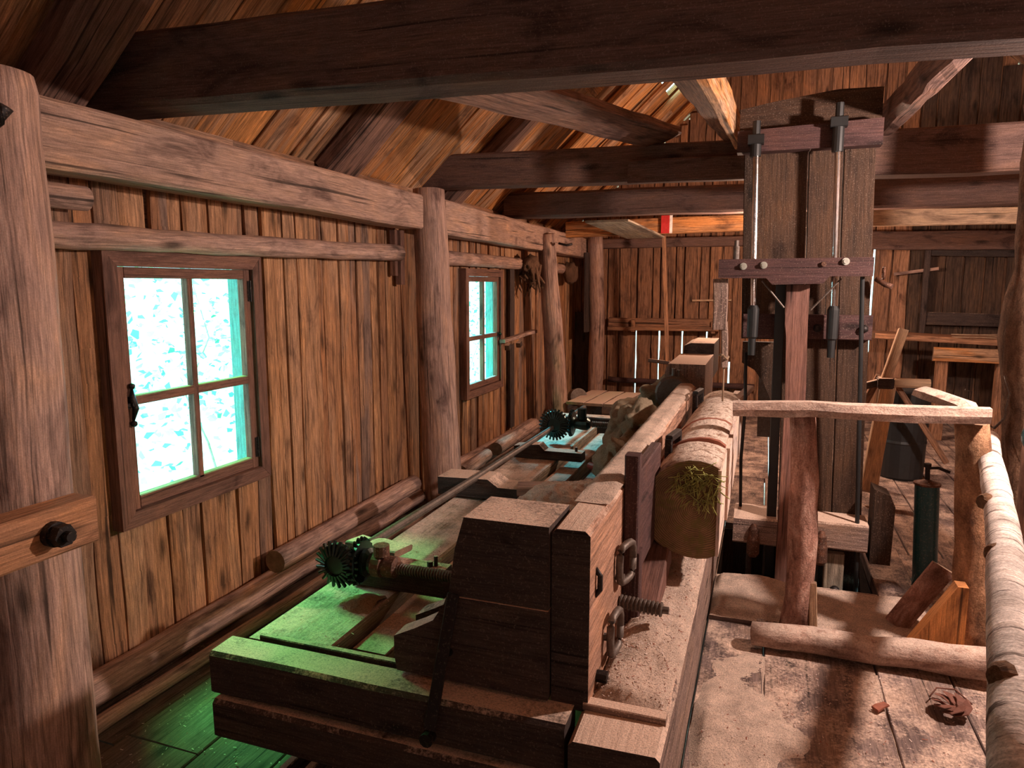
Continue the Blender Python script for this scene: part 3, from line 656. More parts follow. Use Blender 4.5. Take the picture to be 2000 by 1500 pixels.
b = MB(); b.lathe((-.55, 4.6, .9), (0, 1, 0), [(0, .10), (.02, .115), (.14, .115), (.15, .1)], 16); b.cyl((-.55, 4.66, 1.0), (-.55, 4.66, 1.06), .014, 6); b.cyl((-.52, 4.66, 1.0), (-.52, 4.66, 1.05), .012, 6); b.obj('end_cap', ['greyiron'], hb2)
b = MB(); b.prism([(-.6, .95), (-.58, 1.14), (-.53, 1.16), (-.36, 1.16), (-.36, .9)], 'xz', 5.52, 6.1, .5); b.obj('block_top', WE('machine'), hb2)
# bevel gears
def gear(mb, c, ax, r, n, depth, sgn=1):
    c = Vector(c); ax = Vector(ax).normalized(); u = ax.orthogonal().normalized(); v = ax.cross(u)
    mb.lathe(c, ax, [(0, r*.25), (.002, r*.62), (depth*.5, r*.86), (depth, r*.9), (depth*1.05, r*.5), (depth*1.5, r*.38), (depth*1.6, r*.2)], 24)
    for i in range(n):
        a = 2*math.pi*i/n; d = u*math.cos(a)+v*math.sin(a); s_ = (ax.cross(d)).normalized()
        mb.bar(c+d*r*.42+ax*(-.004), c+d*r*1.03+ax*(depth*.55), r*.11, r*.16, .002, 0, 1, ax)
b = MB(); gear(b, (-1.475, 2.15, .56), (0, 1, 0), .088, 22, .03); gp = part(b, 'bevel_gear', ['iron_teal'], 'toothed bevel gear on the long shaft')
b = MB(); gear(b, (-1.425, 2.22, .56), (1, 0, 0), .088, 22, .03); b.lathe((-1.39, 2.22, .56), (1, 0, 0), [(0, .05), (.02, .055), (.03, .04), (.05, .04)], 18); part(b, 'bevel_gear', ['iron_teal'], 'toothed bevel gear on the screw')
b = MB(); b.lathe((-1.35, 2.21, .56), (1, 0, 0), [(0, .03), (.01, .045), (.045, .045), (.05, .035), (.06, .04), (.10, .04), (.11, .026), (.12, .022)], 16); b.cyl((-1.31, 2.21, .6), (-1.31, 2.21, .64), .03, 14); part(b, 'screw_collar', ['rust'])
def screw(mb, p0, p1, r, pitch=.011):
    p0, p1 = Vector(p0), Vector(p1); L = (p1-p0).length; prof = []; t_ = 0
    while t_ < L: prof += [(t_, r*.78), (t_+pitch*.25, r), (t_+pitch*.6, r), (t_+pitch*.8, r*.78)]; t_ += pitch
    mb.lathe(p0, p1-p0, prof, 14)
b = MB(); screw(b, (-1.24, 2.205, .56), (-.53, 2.19, .565), .021); part(b, 'lead_screw', ['greyiron'], 'threaded steel screw into the front block')
b = MB(); screw(b, (-.41, 2.19, .57), (-.27, 2.185, .565), .024, .013); b.cyl((-.27, 2.185, .565), (-.25, 2.185, .565), .012, 10); part(b, 'lead_screw', ['greyiron'], 'free end of the screw over the sawdust')
b = MB(); b.box((-1.5, 2.3, .42), (-1.1, 2.38, .53), .006, .002, axis=0); b.cyl((-1.15, 2.34, .53), (-1.15, 2.34, .57), .008, 8); b.cyl((-1.17, 2.33, .53), (-1.17, 2.33, .55), .012, 8); part(b, 'gear_bracket', ['machine'])
b = MB(); b.bar((-1.56, 2.42, .55), (-1.3, 2.36, .56), .1, .03, .006, .01, .06, jf=14); part(b, 'cracked_board', ['rail', 'end'])
b = MB(); b.cyl((-1.475, 2.16, .56), (-1.475, 3.5, .54), .02, 12); b.cyl((-1.475, 3.5, .54), (-1.475, 6.0, .53), .018, 12); part(b, 'drive_shaft', ['greyiron'], 'long round iron shaft')
b = MB(); b.prism([(-1.7, .43), (-1.7, .53), (-1.4, .54), (-1.34, .5), (-1.2, .5), (-1.18, .43)], 'xz', 3.5, 3.68, .5); part(b, 'shaft_bearing', WE('machine'), 'dark notched bearing block in the middle')
b = MB(); b.prism([(-1.6, .42), (-1.6, .5), (-1.42, .52), (-1.38, .48), (-1.12, .48), (-1.12, .42)], 'xz', 4.5, 4.6, .5); b.cyl((-1.17, 4.55, .48), (-1.17, 4.55, .51), .01, 8); part(b, 'shaft_bearing', WE('machine'), 'dark bearing block farther back')
b = MB(); gear(b, (-1.46, 5.0, .56), (0, 1, 0), .115, 26, .03); part(b, 'bevel_gear', ['iron_teal'], 'far toothed bevel gear seen face on')
b = MB(); gear(b, (-1.37, 5.12, .56), (1, 0, 0), .1, 24, .03); b.lathe((-1.33, 5.12, .56), (1, 0, 0), [(0, .04), (.06, .05), (.1, .05), (.12, .03)], 14); b.cyl((-1.27, 5.1, .6), (-1.27, 5.1, .68), .035, 12); part(b, 'bevel_gear', ['iron_teal'], 'far bevel gear on the second screw')
b = MB(); screw(b, (-1.2, 5.12, .56), (-.62, 5.12, .56), .024, .014); part(b, 'lead_screw', ['greyiron'], 'second threaded screw far back')
b = MB(); b.bar((-1.24, 3.55, .49), (-.6, 3.72, .51), .13, .05, .008, .008, .1); part(b, 'cross_plank', WE('post'), 'splintered plank lying across the frame')
b = MB(); b.box((-1.1, 2.62, .2), (-.54, 3.5, .46), .01, 0); part(b, 'deck_box', WE('machine'))
# clamp hardware on the tall beam
def ring(mb, c, w_, h_, r, ax='x', lean=0):
    c = Vector(c); pts = []
    for i in range(17):
        a = 2*math.pi*i/16; ca, sa = math.cos(a), math.sin(a)
        ex = (abs(ca)**.5)*(1 if ca >= 0 else -1)*w_/2; ez = (abs(sa)**.5)*(1 if sa >= 0 else -1)*h_/2
        pts.append(c+Vector((lean*ex+.02*0, ex, ez)))
    mb.tube(pts, r, 8)
b = MB(); ring(b, (-.385, 2.16, .72), .10, .12, .012, lean=.25); b.cyl((-.42, 2.13, .68), (-.385, 2.13, .68), .012, 8); part(b, 'shackle', ['greyiron'], 'upper iron shackle')
b = MB(); ring(b, (-.385, 2.0, .56), .10, .12, .012, lean=.1); b.cyl((-.42, 1.96, .56), (-.385, 1.96, .56), .012, 8); part(b, 'shackle', ['greyiron'], 'lower iron shackle')
b = MB(); b.box((-.413, 2.24, .36), (-.365, 2.30, 1.05), .005, .003, tint=.4); b.box((-.372, 2.245, .3), (-.358, 2.31, .72), .003, .002, tint=.9); part(b, 'stake', ['sawred', 'pitman'], 'upright dark stake bolted beside the shackles')
b = MB(); b.box((-.41, 2.32, .62), (-.37, 2.78, .98), .004, .002, axis=1); part(b, 'side_plate', WE('sawred'), 'reddish plate against the beam')
for yy, zz, s_ in ((2.95, .9, 1.0), (4.1, .93, .9)):
    b = MB(); q = [(-.36, yy-.0, zz-.13*s_), (-.36, yy, zz+.06*s_), (-.34, yy+.16*s_, zz+.06*s_), (-.34, yy+.16*s_, zz-.13*s_)]
    for i in range(3): b.bar(q[i], q[i+1], .03, .03, .004, 0, 1, (1, 0, 0))
    part(b, 'dog_staple', ['iron'], 'square black iron staple')
b = MB(); b.cyl((-.415, 1.87, .485), (-.38, 1.87, .485), .018, 8); part(b, 'bolt', ['iron'])
b = MB(); b.tube([(-.415, 1.84, .82), (-.4, 1.84, .8), (-.4, 1.84, .76), (-.415, 1.84, .74)], .008); part(b, 'staple', ['iron'])
b = MB(); b.bar((-.36, 2.4, .45), (-.36, 2.72, .56), .1, .1, .006, .004); part(b, 'bed_wedge', WE('pitman'), 'wedge block under the log end')
# red handle
b = MB(); b.cyl((-.93, 3.95, .55), (-.62, 3.55, .60), .022, 12); part(b, 'lever', ['redhandle'], 'dark red lever handle')

# sawdust on the carriage
def bed_z(x, y):
    e = min((x+.425)/.04, (-.195-x)/.03, (y-1.8)/.04, 1); e = max(e, 0)
    z = .436+e*(.022+.018*Nz(x, y, 5, 3)+.006*Nz(x, y, 40, 9))
    d = ((x+.31)/.09)**2+((y-2.25)/.17)**2; z += .055*math.exp(-d)*max(e, .0)
    d = ((x+.33)/.08)**2+((y-1.98)/.2)**2; return z+.03*math.exp(-d)*e
b = MB(); b.mound(-.428, -.193, 1.8, 4.6, bed_z, 26, 300); single(b, 'sawdust_layer', ['sawdust'], 'pale sawdust drift on the carriage bed beam beside the log', 'sawdust', kind='stuff')
def m2(x, y):
    d = max(abs((x+.81)/.29)**3+abs((y-3.05)/.42)**3, 0); return .455+max(0, 1-d)**.45*(.215+.05*Nz(x, y, 4, 1))+.016*Nz(x, y, 28, 4)+.006*Nz(x, y, 70, 1)
b = MB(); b.mound(-1.10, -.53, 2.6, 3.5, m2, 60, 70); single(b, 'sawdust_heap', ['sawdust'], 'flat-topped heap of sawdust behind the front headblock', 'sawdust', kind='stuff')
def m3(x, y): return .955+.018*max(0, min(1, (y-2.0)/.3))*(1+.6*Nz(x, y, 6, 2))*min(1, (x+.52)/.02, (-.41-x)/.02)+.003*Nz(x, y, 60, 1)
b = MB(); b.mound(-.518, -.412, 2.0, 4.6, m3, 10, 220); single(b, 'sawdust_layer', ['sawdust'], 'coarse sawdust covering the top of the tall carriage beam', 'sawdust', kind='stuff')
for i, (c, r, lb) in enumerate([((-.72, 3.75, .66), (.12, .22, .12), 'lumpy greenish clod of caked sawdust nearest the red lever'), ((-.66, 4.05, .78), (.10, .2, .12), 'brown clod of caked sawdust leaning on the tall beam'),
        ((-.8, 4.5, .68), (.16, .4, .16), 'long grey clod of caked sawdust behind the greenish one'), ((-.75, 5.5, .72), (.16, .3, .17), 'pale teal-lit clod of sawdust farthest back'), ((-.64, 3.5, .55), (.12, .2, .08), 'low clod of sawdust under the red lever')]):
    b = MB(); b.blob(c, r, .55, 4, 0, 4); single(b, 'sawdust_clod', ['clod'], lb, 'sawdust clod', 'caked sawdust clods behind the tall beam')
def m4(x, y):
    d = ((x+1.36)/.09)**2+((y-2.18)/.07)**2; return .400+.05*math.exp(-d)+.006*Nz(x, y, 50, 3)
b = MB(); b.mound(-1.5, -1.31, 2.06, 2.3, m4, 40, 34); single(b, 'sawdust_heap', ['dirt'], 'small pile of brown chips under the front gears', 'sawdust', kind='stuff')

# ================= LOG =================
lg = thing('saw_log', (-.26, 2.7, .55), 'half-squared log with mossy end and white sawn side lying on the carriage', 'log')
b = MB(); b.log([(-.225, 2.66, .755), (-.225, 3.3, .762), (-.22, 4.0, .775), (-.22, 4.45, .785)], .19, 30, .012, 5, [1, 1, .95, .92], squash=(-.3, .09), cap=1)
b.obj('trunk', ['logbark', 'logend'], lg)
b = MB(); zs = [(2.665, .59, .93), (2.95, .60, .935), (3.3, .61, .93)]
b.prism([(2.645, .59), (3.02, .60), (3.02, .915), (2.645, .92)], 'yz', -.14, -.128, .5); b.prism([(3.055, .60), (4.3, .63), (4.3, .90), (3.055, .915)], 'yz', -.14, -.118, .6)
tag(b.obj('sawn_face', ['flat'], lg), 'freshly sawn pale face')
b = MB()
for yy in (3.02, 3.5):
    b = MB(); b.log([(-.225, yy, .76), (-.225, yy+.035, .76)], .198, 30, .008, 8, squash=(-.3, .088), sub=.03)
    b.obj('bark_band', ['chipbark'], lg)
b = MB()
for i in range(170):
    a = rnd.random()*6.28; rr = rnd.random()**.6*.09; p = Vector((-.215+rr*math.cos(a), 2.646, .855+rr*.85*math.sin(a)))
    d = Vector((rnd.gauss(0, .018), -abs(rnd.gauss(0, .008)), rnd.gauss(-.012, .02))); b.tube([p, p+d*.6+Vector((0, -.004, 0)), p+d*1.3], .0016, 4)
tag(b.obj('moss', ['moss'], lg), 'yellow-green moss tuft')
b = MB(); b.prism([(4.3, .6), (4.75, .66), (4.75, .92), (4.4, .95)], 'yz', -.17, -.11, .5); b.bar((-.17, 4.28, .9), (-.07, 4.5, .98), .05, .03, .006, .01); single(b, 'slab_offcut', ['flat', 'flat'], 'thin pale slab sawn off beyond the end of the log', 'offcut')

# ================= FRAME SAW =================
fs = thing('frame_saw', (.17, 4.2, 0), 'tall dark wooden frame saw with steel guide rods behind the handrail', 'frame saw')
def lx(x, z): return x+.027*(1.3-z)
def vpl(mb, x0, x1, z0, z1, y0, y1, tint=None): mb.bar((lx((x0+x1)/2, z0), (y0+y1)/2, z0), (lx((x0+x1)/2, z1), (y0+y1)/2, z1), x1-x0, y1-y0, .004, .003, .3, (0, 1, 0), tint)
def fpart(mb, name, mats, lab=None, parent=fs): return tag(mb.obj(name, mats, parent), lab)
for i, (x0, x1, z0, z1, tn) in enumerate([(-.128, -.06, 1.3, 2.5, .0), (-.055, .195, 1.3, 2.5, .9), (.2, .365, -.5, 2.5, .6), (.37, .52, -.5, 2.5, .5)]):
    b = MB(); vpl(b, x0, x1, z0, z1, 4.2, 4.26, tn); fpart(b, 'frame_plank', WE('saw'))
b = MB(); vpl(b, .09, .2, -.5, 1.3, 4.22, 4.28, .3); fpart(b, 'frame_plank', WE('saw'))
b = MB(); b.prism([(-.185, 2.43), (.51, 2.43), (.51, 2.6), (.3, 2.605), (.0, 2.57), (-.185, 2.54)], 'xz', 4.19, 4.28, .5); fpart(b, 'head_board', WE('saw'), 'dusty sloping top board')
b = MB(); b.prism([(-.19, 2.30), (.51, 2.30), (.51, 2.43), (-.19, 2.41)], 'xz', 4.1, 4.19, .5); fpart(b, 'head_crossbar', WE('sawred'))
for xx, z1 in ((-.095, 2.36), (.30, 2.42)):
    b = MB(); b.cyl((lx(xx, 2.4)+.03, 4.07, 2.4), (lx(xx, 1.3)+.03, 4.07, 1.3), .0155, 16); fpart(b, 'guide_rod', ['steel'], 'polished steel rod')
    b = MB(); x2 = lx(xx, 2.4)+.03; b.cyl((x2, 4.07, 2.27), (x2, 4.07, z1), .028, 14); b.cyl((x2, 4.07, z1), (x2, 4.07, z1+.09), .02, 8); b.box((x2-.04, 4.04, z1-.03), (x2+.04, 4.1, z1+.02), .004); fpart(b, 'rod_clamp', ['black'])
    b = MB(); x3 = lx(xx, 1.4)+.03; b.lathe((x3, 4.05, 1.22), (0, 0, 1), [(0, .018), (.09, .02), (.1, .028), (.25, .03), (.27, .02)], 16); fpart(b, 'rod_socket', ['black'], 'greasy black rod socket')
b = MB(); b.prism([(-.25, 1.635), (-.25, 1.732), (.488, 1.735), (.488, 1.642), (.29, 1.642), (.262, 1.605), (.02, 1.6), (-.01, 1.633)], 'xz', 3.93, 4.0, .5); cb = fpart(b, 'sash_crossbar', WE('sawred'), 'dark red-brown crossbar with notched underside')
for px in ((-.125, 1.695), (-.025, 1.70), (.36, 1.715)):
    b = MB(); b.cyl((px[0], 3.93, px[1]), (px[0], 3.922, px[1]), .018, 18); b.cyl((px[0], 3.922, px[1]), (px[0], 3.912, px[1]), .011, 12); tag(b.obj('bolt', ['bolt'], cb), 'bright washer and bolt')
b = MB(); b.cyl((.26, 3.93, 1.703), (.26, 3.918, 1.703), .012, 10); b.obj('bolt', ['rust'], cb)
b = MB(); b.cyl((-.165, 3.96, 1.73), (-.165, 3.96, 1.80), .016, 12); b.cyl((-.165, 3.96, 1.80), (-.165, 3.96, 1.83), .012, 8); fpart(b, 'tension_bolt', ['greyiron'])
b = MB(); b.prism([(.094, 1.6), (.205, 1.6), (.205, 1.4), (.215, 1.05), (.225, .0), (.23, -.2), (.11, -.2), (.115, 1.0), (.103, 1.33), (.094, 1.4)], 'xz', 4.0, 4.06, .5); fpart(b, 'pitman', WE('pitman'), 'worn reddish vertical pitman')
b = MB(); b.bar((.085, 4.08, -.3), (.065, 4.08, 1.6), .05, .04, .003, 0, upv=(0, 1, 0)); fpart(b, 'saw_blade_guard', ['black'])
b = MB(); b.box((-.12, 4.12, 1.31), (.095, 4.2, 1.44), .004, axis=0); b.box((.21, 4.12, 1.31), (.525, 4.2, 1.44), .004, axis=0)
for xx in (.26, .485): b.blob((xx, 4.11, 1.37), .022, .1, 3, 1, 2)
fpart(b, 'lower_crossbar', ['sawred', 'iron'])
for (p, q) in (((-.03, 3.99, 1.62), (.085, 4.0, 1.48)), ((.35, 3.99, 1.63), (.215, 4.0, 1.47))): b = MB(); b.cyl(p, q, .005, 6); fpart(b, 'stay_wire', ['greyiron'])
b = MB(); b.cyl((.45, 4.02, 1.64), (.53, 4.05, -.15), .011, 10); fpart(b, 'pull_rod', ['black'], 'thin dark vertical rod')
b = MB(); b.prism([(-.12, 1.28), (.09, 1.28), (.09, .62), (.075, .82), (.045, .95), (.0, 1.05), (-.05, 1.12), (-.12, 1.16)], 'xz', 4.22, 4.26, .3); fpart(b, 'curved_guard', WE('saw'), 'dark board with curved lower edge')
b = MB(); b.prism([(-.03, 1.2), (.085, 1.15), (.085, .7), (-.02, .7)], 'xz', 4.4, 4.42, .3); fpart(b, 'guard_plate', ['greyiron'])
b = MB(); b.tube([(-.1, 4.2, 1.22), (-.09, 4.2, .9), (-.1, 4.2, .6), (-.09, 4.2, .3)], .009, 8); fpart(b, 'hose', ['black'])
b = MB(); b.box((-.12, 4.0, .17), (.11, 4.25, .32), .01, .004, axis=0); b.box((.235, 4.0, .19), (.56, 4.2, .34), .01, .004, axis=0); fpart(b, 'lower_sill', WE('bed'), 'sawdust-covered lower crosspiece')
b = MB(); b.box((-.12, 4.27, -.8), (.56, 4.33, .3), .004); fpart(b, 'lower_panel', WE('machine'))
for xx in (-.03, .06, .32): b = MB(); b.cyl((xx, 4.1, -.7), (xx, 4.1, .2), .016, 10); fpart(b, 'lower_rod', ['greyiron'])
for xx in (.335, -.01): b = MB(); b.lathe((xx, 4.0, .1), (0, 0, 1), [(0, .02), (.02, .034), (.1, .034), (.12, .028), (.16, .026), (.19, .01)], 14); fpart(b, 'rod_cap', ['rust'])
b = MB(); b.prism([(.58, .12), (.58, .53), (.66, .5), (.685, .44), (.68, .12)], 'xz', 4.05, 4.2, .3); fpart(b, 'side_block', WE('saw'))
b = MB(); b.box((.36, 4.05, -.5), (.46, 4.1, .15), .004); b.blob((.42, 4.04, -.05), .025, .1, 3, 1, 2); fpart(b, 'lower_plank', ['rail', 'iron'])
b = MB(); b.tube([(.53, 4.15, 1.63), (.57, 4.12, 1.6), (.6, 4.1, 1.59)], .014); ring(b, (.57, 4.2, 1.66), .05, .06, .006); fpart(b, 'hook', ['rust'], 'rusty hook on the right')
# hanging weight block
t = thing('hanging_block', (-.22, 3.95, 1.15), 'narrow weathered block hanging on a rope left of the saw frame', 'block')
b = MB(); b.bar((-.235, 4.0, 1.36), (-.24, 4.0, 1.63), .075, .05, .006, .006, .05, (0, 1, 0)); b.bar((-.205, 4.0, 1.15), (-.215, 4.0, 1.4), .035, .035, .006, .008, .05, (0, 1, 0)); b.obj('block_body', WE('bed'), t)
b = MB(); b.tube([(-.21, 3.975, 1.22), (-.19, 3.97, 1.2), (-.185, 4.0, 1.21), (-.21, 4.03, 1.22), (-.23, 4.0, 1.22), (-.21, 3.975, 1.22)], .007); b.tube([(-.205, 4.0, 1.16), (-.205, 4.0, .965)], .005); b.obj('rope', ['rope'], t)

# ================= HANDRAIL =================
hr = thing('handrail', (.5, 3.35, 0), 'rustic bark-covered handrail with two posts in front of the saw', 'handrail')
b = MB(); pts = [(-.12, 3.3, 1.045), (-.03, 3.3, 1.05), (.1, 3.3, 1.055), (.2, 3.3, 1.062), (.35, 3.3, 1.06), (.6, 3.3, 1.062), (.87, 3.3, 1.075)]
b.sweep(pts, [(-.035, -.03), (.03, -.03), (.035, .0), (.02, .03), (-.02, .035), (-.038, .01)], .5, .008, 14, upv=(0, 0, 1), cap=1); b.obj('top_rail', ['slab', 'end'], hr)
b = MB(); b.sweep([(.84, 3.29, 1.06), (.81, 3.42, 1.09), (.74, 3.6, 1.1), (.71, 3.72, 1.1)], [(-.06, -.012), (.06, -.012), (.05, .015), (0, .03), (-.05, .015)], .5, .008, 12, [.3, .9, 1.1, .9], cap=1); tag(b.obj('slab_cap', ['slab', 'end'], hr), 'bark slab lying over the right post')
b = MB(); b.log([(.19, 3.37, .0), (.205, 3.37, .3), (.2, 3.37, .6), (.19, 3.37, .85), (.175, 3.37, 1.02)], .064, 16, .014, 9, [1.02, .97, .9, .88, .86]); b.obj('post', ['pine', 'end'], hr)
b = MB(); b.bar((.27, 3.34, .02), (.255, 3.34, .26), .035, .03, .003, .002, upv=(0, 1, 0)); tag(b.obj('brace_lath', WE('freshpale'), hr), 'short pale lath nailed at the foot')
b = MB(); b.log([(.9, 3.39, .0), (.875, 3.39, .5), (.835, 3.39, 1.03)], .068, 18, .01, 7, [1.08, 1, .95]); b.obj('post', ['mottled', 'end'], hr)
t = b = MB(); b.log([(.0, 3.16, .06), (.5, 3.16, .07), (.92, 3.15, .09)], .058, 18, .012, 9, [.95, 1.0, 1.12]); single(b, 'floor_log', ['slab', 'end'], 'bark-covered log lying on the floor in front of the handrail posts', 'log')
BIRCH = [(1.0, 3.75, .90), (.91, 3.4, .875), (.797, 2.85, .861), (.66, 2.25, .856), (.53, 1.72, .861), (.44, 1.34, .85), (.39, 1.12, .84)]
t = thing('birch_pole', (.7, 2.4, 0), 'white birch pole running from the right handrail post towards the camera', 'birch pole')
b = MB(); b.log(BIRCH, .045, 18, .006, 8, [.8, .95, 1.0, 1.03, 1.06, 1.08, 1.1]); b.obj('stem', ['birch', 'end'], t)
for kp in ((.44, 1.45, .885), (.62, 2.2, .87), (.72, 2.7, .88)):
    b = MB(); b.lathe(kp, (-.7, -.4, .5), [(0, .03), (.012, .022), (.02, .012)], 10); b.obj('knot', ['mottled'], t)
# triangular orange brace
b = MB(); b.prism([(.6, .005), (.84, .005), (.84, .36), (.80, .36)], 'xz', 3.24, 3.31, .5, 0, 0); single(b, 'corner_brace', WE('fresh'), 'triangular orange wooden brace at the foot of the right post', 'brace')
b = MB(); b.bar((.63, 3.5, .04), (.8, 3.5, .34), .1, .03, .004, .006, upv=(0, 1, 0)); single(b, 'bark_slab', WE('pine'), 'reddish bark slab leaning behind the orange brace', 'bark')
# pump
t = thing('hand_pump', (.84, 4.12, 0), 'teal painted steel cylinder with crank handle standing on the floor', 'pump')
b = MB(); b.cyl((.86, 4.12, .02), (.835, 4.12, .56), .058, 28); b.obj('cylinder', ['teal'], t)
b = MB(); b.lathe((.835, 4.12, .56), (0, 0, 1), [(0, .05), (.002, .064), (.012, .064), (.014, .05), (.03, .012)], 28); b.obj('rim', ['rust'], t)
b = MB(); b.cyl((.835, 4.12, .57), (.83, 4.12, .665), .012, 12); b.cyl((.83, 4.12, .655), (.83, 4.12, .675), .018, 10); b.tube([(.83, 4.12, .65), (.88, 4.12, .655), (.93, 4.1, .64)], .008); b.obj('crank', ['iron'], t)
b = MB(); b.prism([(.78, .0), (.80, .09), (.83, .0)], 'xz', 4.05, 4.06, .5); b.prism([(.88, .0), (.91, .08), (.93, .0)], 'xz', 4.12, 4.13, .5); b.cyl((.86, 4.12, .0), (.86, 4.12, .02), .08, 20); b.obj('foot', ['teal'], t)
# bark post at right
b = MB(); b.log([(1.28, 4.0, 0), (1.24, 4.0, .5), (1.235, 4.0, 1.0), (1.2, 4.0, 1.35), (1.22, 4.0, 1.7), (1.2, 4.0, 2.42)], .13, 20, .035, 6, [1.05, 1.0, 1.0, 1.08, .95, .95]); single(b, 'bark_post', ['knobby', 'end'], 'dark knobbly bark-covered post at the right edge', 'post')
t = thing('timber_stud', (1.18, 3.6, 0), 'smooth pinkish timber upright at the far right edge with a dark teal knob', 'post')
b = MB(); b.log([(1.19, 3.6, 0), (1.175, 3.6, 1.3), (1.185, 3.6, 2.1)], .095, 24, .004, 3, [.95, 1.05, .8]); b.obj('shaft', ['plate', 'end'], t)
b = MB(); b.lathe((1.13, 3.5, .96), (-.3, -1, 0), [(-.02, .07), (.0, .085), (.012, .08), (.02, .05)], 24); tag(b.obj('knob', ['teal'], t), 'dark teal round knob')

# ================= FAR WALL ITEMS =================
t = thing('wall_shelf', (-1.2, 9.2, 1.1), 'long dusty wooden shelf across the far wall left of the saw', 'shelf')
b = MB(); b.bar((-1.95, 9.24, 1.11), (-.55, 9.24, 1.11), .08, .12, .006, .006); b.bar((-1.95, 9.2, 1.03), (-.55, 9.2, 1.05), .14, .05, .006, .006); b.obj('shelf_board', WE('gable'), t)
for xx in (-1.62, -.62): b = MB(); b.bar((xx, 9.17, 1.0), (xx, 9.15, 1.15), .05, .05, .004, .004, upv=(0, 1, 0)); b.obj('cleat', WE('gable'), t)
pole([(-1.95, 9.25, .35), (-.1, 9.25, .33)], .035, 'thin pole nailed low across the far wall', mat='sawred', name='wall_rail')
t = thing('wall_lath', (-1.2, 8.9, .5), 'thin upright lath standing before the far wall from floor bracket to beam', 'lath')
b = MB(); b.bar((-1.06, 8.3, .7), (-1.14, 8.3, 2.15), .045, .03, .003, .003, upv=(0, 1, 0)); b.obj('upright', WE('gable'), t)
b = MB(); b.bar((-1.28, 8.32, .72), (-1.03, 8.3, .70), .05, .04, .003, .003); b.obj('foot_bracket', WE('machine'), t)
b = MB(); b.bar((-.9, 9.31, 1.40), (-.42, 9.31, 1.41), .03, .025, .003, .003); single(b, 'cross_lath', WE('freshpale'), 'short pale lath fixed horizontally on the far wall beside the saw', 'lath')
b = MB(); b.bar((-1.45, 6.65, 2.19), (-1.3, 8.0, 2.12), .42, .02, .003, .006, .2, jf=6); single(b, 'loose_board', WE('rail'), 'wide greenish board resting on the beams above the far wall', 'board')
t = thing('wall_sign', (-1.05, 7.9, 2.2), 'small red and white card tucked beside the wide board', 'card')
b = MB(); b.box((-1.12, 7.9, 2.15), (-1.03, 7.91, 2.34), .001); b.obj('red_panel', ['red'], t)
b = MB(); b.box((-1.03, 7.9, 2.15), (-1.0, 7.91, 2.34), .001); b.obj('white_edge', ['white'], t)
b = MB(); b.bar((-2.17, 8.9, 1.0), (-2.17, 8.9, 2.0), .04, .2, .004, .004, upv=(0, 1, 0)); single(b, 'corner_board', WE('machine'), 'dark upper board in the far left corner', 'board')
b = MB(); b.bar((-2.3, 9.25, .1), (-2.3, 9.25, 1.24), .22, .05, .004, .004, upv=(0, 1, 0)); single(b, 'corner_board', WE('machine'), 'dark lower board in the far left corner', 'board')
b = MB(); b.lathe((-2.05, 7.9, .30), (.55, -.8, .2), [(0, .085), (.005, .1), (.12, .1), (.125, .085), (.1, .082), (.02, .08)], 20); single(b, 'iron_pipe', ['greyiron'], 'short piece of pale pipe lying at the far end of the carriage', 'pipe')
b = MB()
for i in range(5):
    b.bar((-1.9+i*.2, 7.3, .33), (-1.86+i*.21, 8.3, .32), .19, .03, .004, .01, .2)
b.box((-1.9, 7.4, 0), (-1.8, 8.2, .31), .004); b.box((-1.2, 7.4, 0), (-1.1, 8.2, .31), .004)
single(b, 'plank_platform', WE('bed'), 'low platform of dusty boards beyond the far end of the carriage', 'platform')
# right background
t = thing('work_bench', (1.9, 8.4, 0), 'dark workbench against the far wall at right', 'workbench')
b = MB(); b.bar((1.08, 8.5, 1.07), (2.9, 8.5, 1.0), .5, .06, .005, .005, .3); b.obj('bench_top', WE('gable'), t)
b = MB(); b.bar((1.62, 8.22, .9), (2.9, 8.22, .88), .04, .14, .005, .004, .3); b.obj('apron', WE('roof'), t)
for xx in (1.72, 2.25, 2.8): b = MB(); b.bar((xx, 8.3, 0), (xx, 8.3, .96), .1, .1, .005, .006, upv=(0, 1, 0)); b.obj('leg', WE('gable'), t)
b = MB(); b.tube([(2.0+.2*math.cos(a_*.5)*(1+.05*a_/12), 8.3+.1*math.sin(a_*.5), 1.06+.002*a_) for a_ in range(26)]+[(2.45, 8.25, 1.08)], .007, 6); single(b, 'wire_coil', ['rope'], 'loose coil of wire lying on the workbench', 'wire')
b = MB(); b.bar((1.68, 9.2, 1.0), (1.68, 9.2, 2.05), .06, .06, .005, .006, upv=(0, 1, 0)); b.bar((1.7, 9.22, 1.98), (2.9, 9.22, 1.95), .05, .12, .005, .006); b.bar((1.7, 9.22, 1.22), (2.9, 9.22, 1.2), .05, .14, .005, .006); single(b, 'door_frame', WE('machine'), 'dark framed board panel on the far wall above the workbench', 'panel')
b = MB(); b.bar((1.36, 9.25, 1.72), (1.8, 9.2, 1.78), .03, .035, .004, .003); single(b, 'slanting_stick', WE('post'), 'pale slanting stick latch on the far wall right of the saw', 'latch')
t = thing('trestle', (.95, 6, 0), 'leaning pale timber trestle with a wooden roller behind the handrail', 'trestle')
b = MB(); b.bar((.99, 6.1, 1.26), (.88, 6.0, .88), .07, .05, .004, .003, upv=(0, 1, 0)); b.bar((.9, 6.0, .88), (.76, 5.6, .1), .11, .06, .004, .003, upv=(0, 1, 0)); b.obj('strut', WE('freshpale'), t)
b = MB(); b.box((.82, 5.93, .82), (.93, 6.05, .9), .01, .006); b.bar((.72, 6.0, .82), (.84, 6.0, .86), .05, .05, .005, .006); b.obj('axle_block', WE('machine'), t)
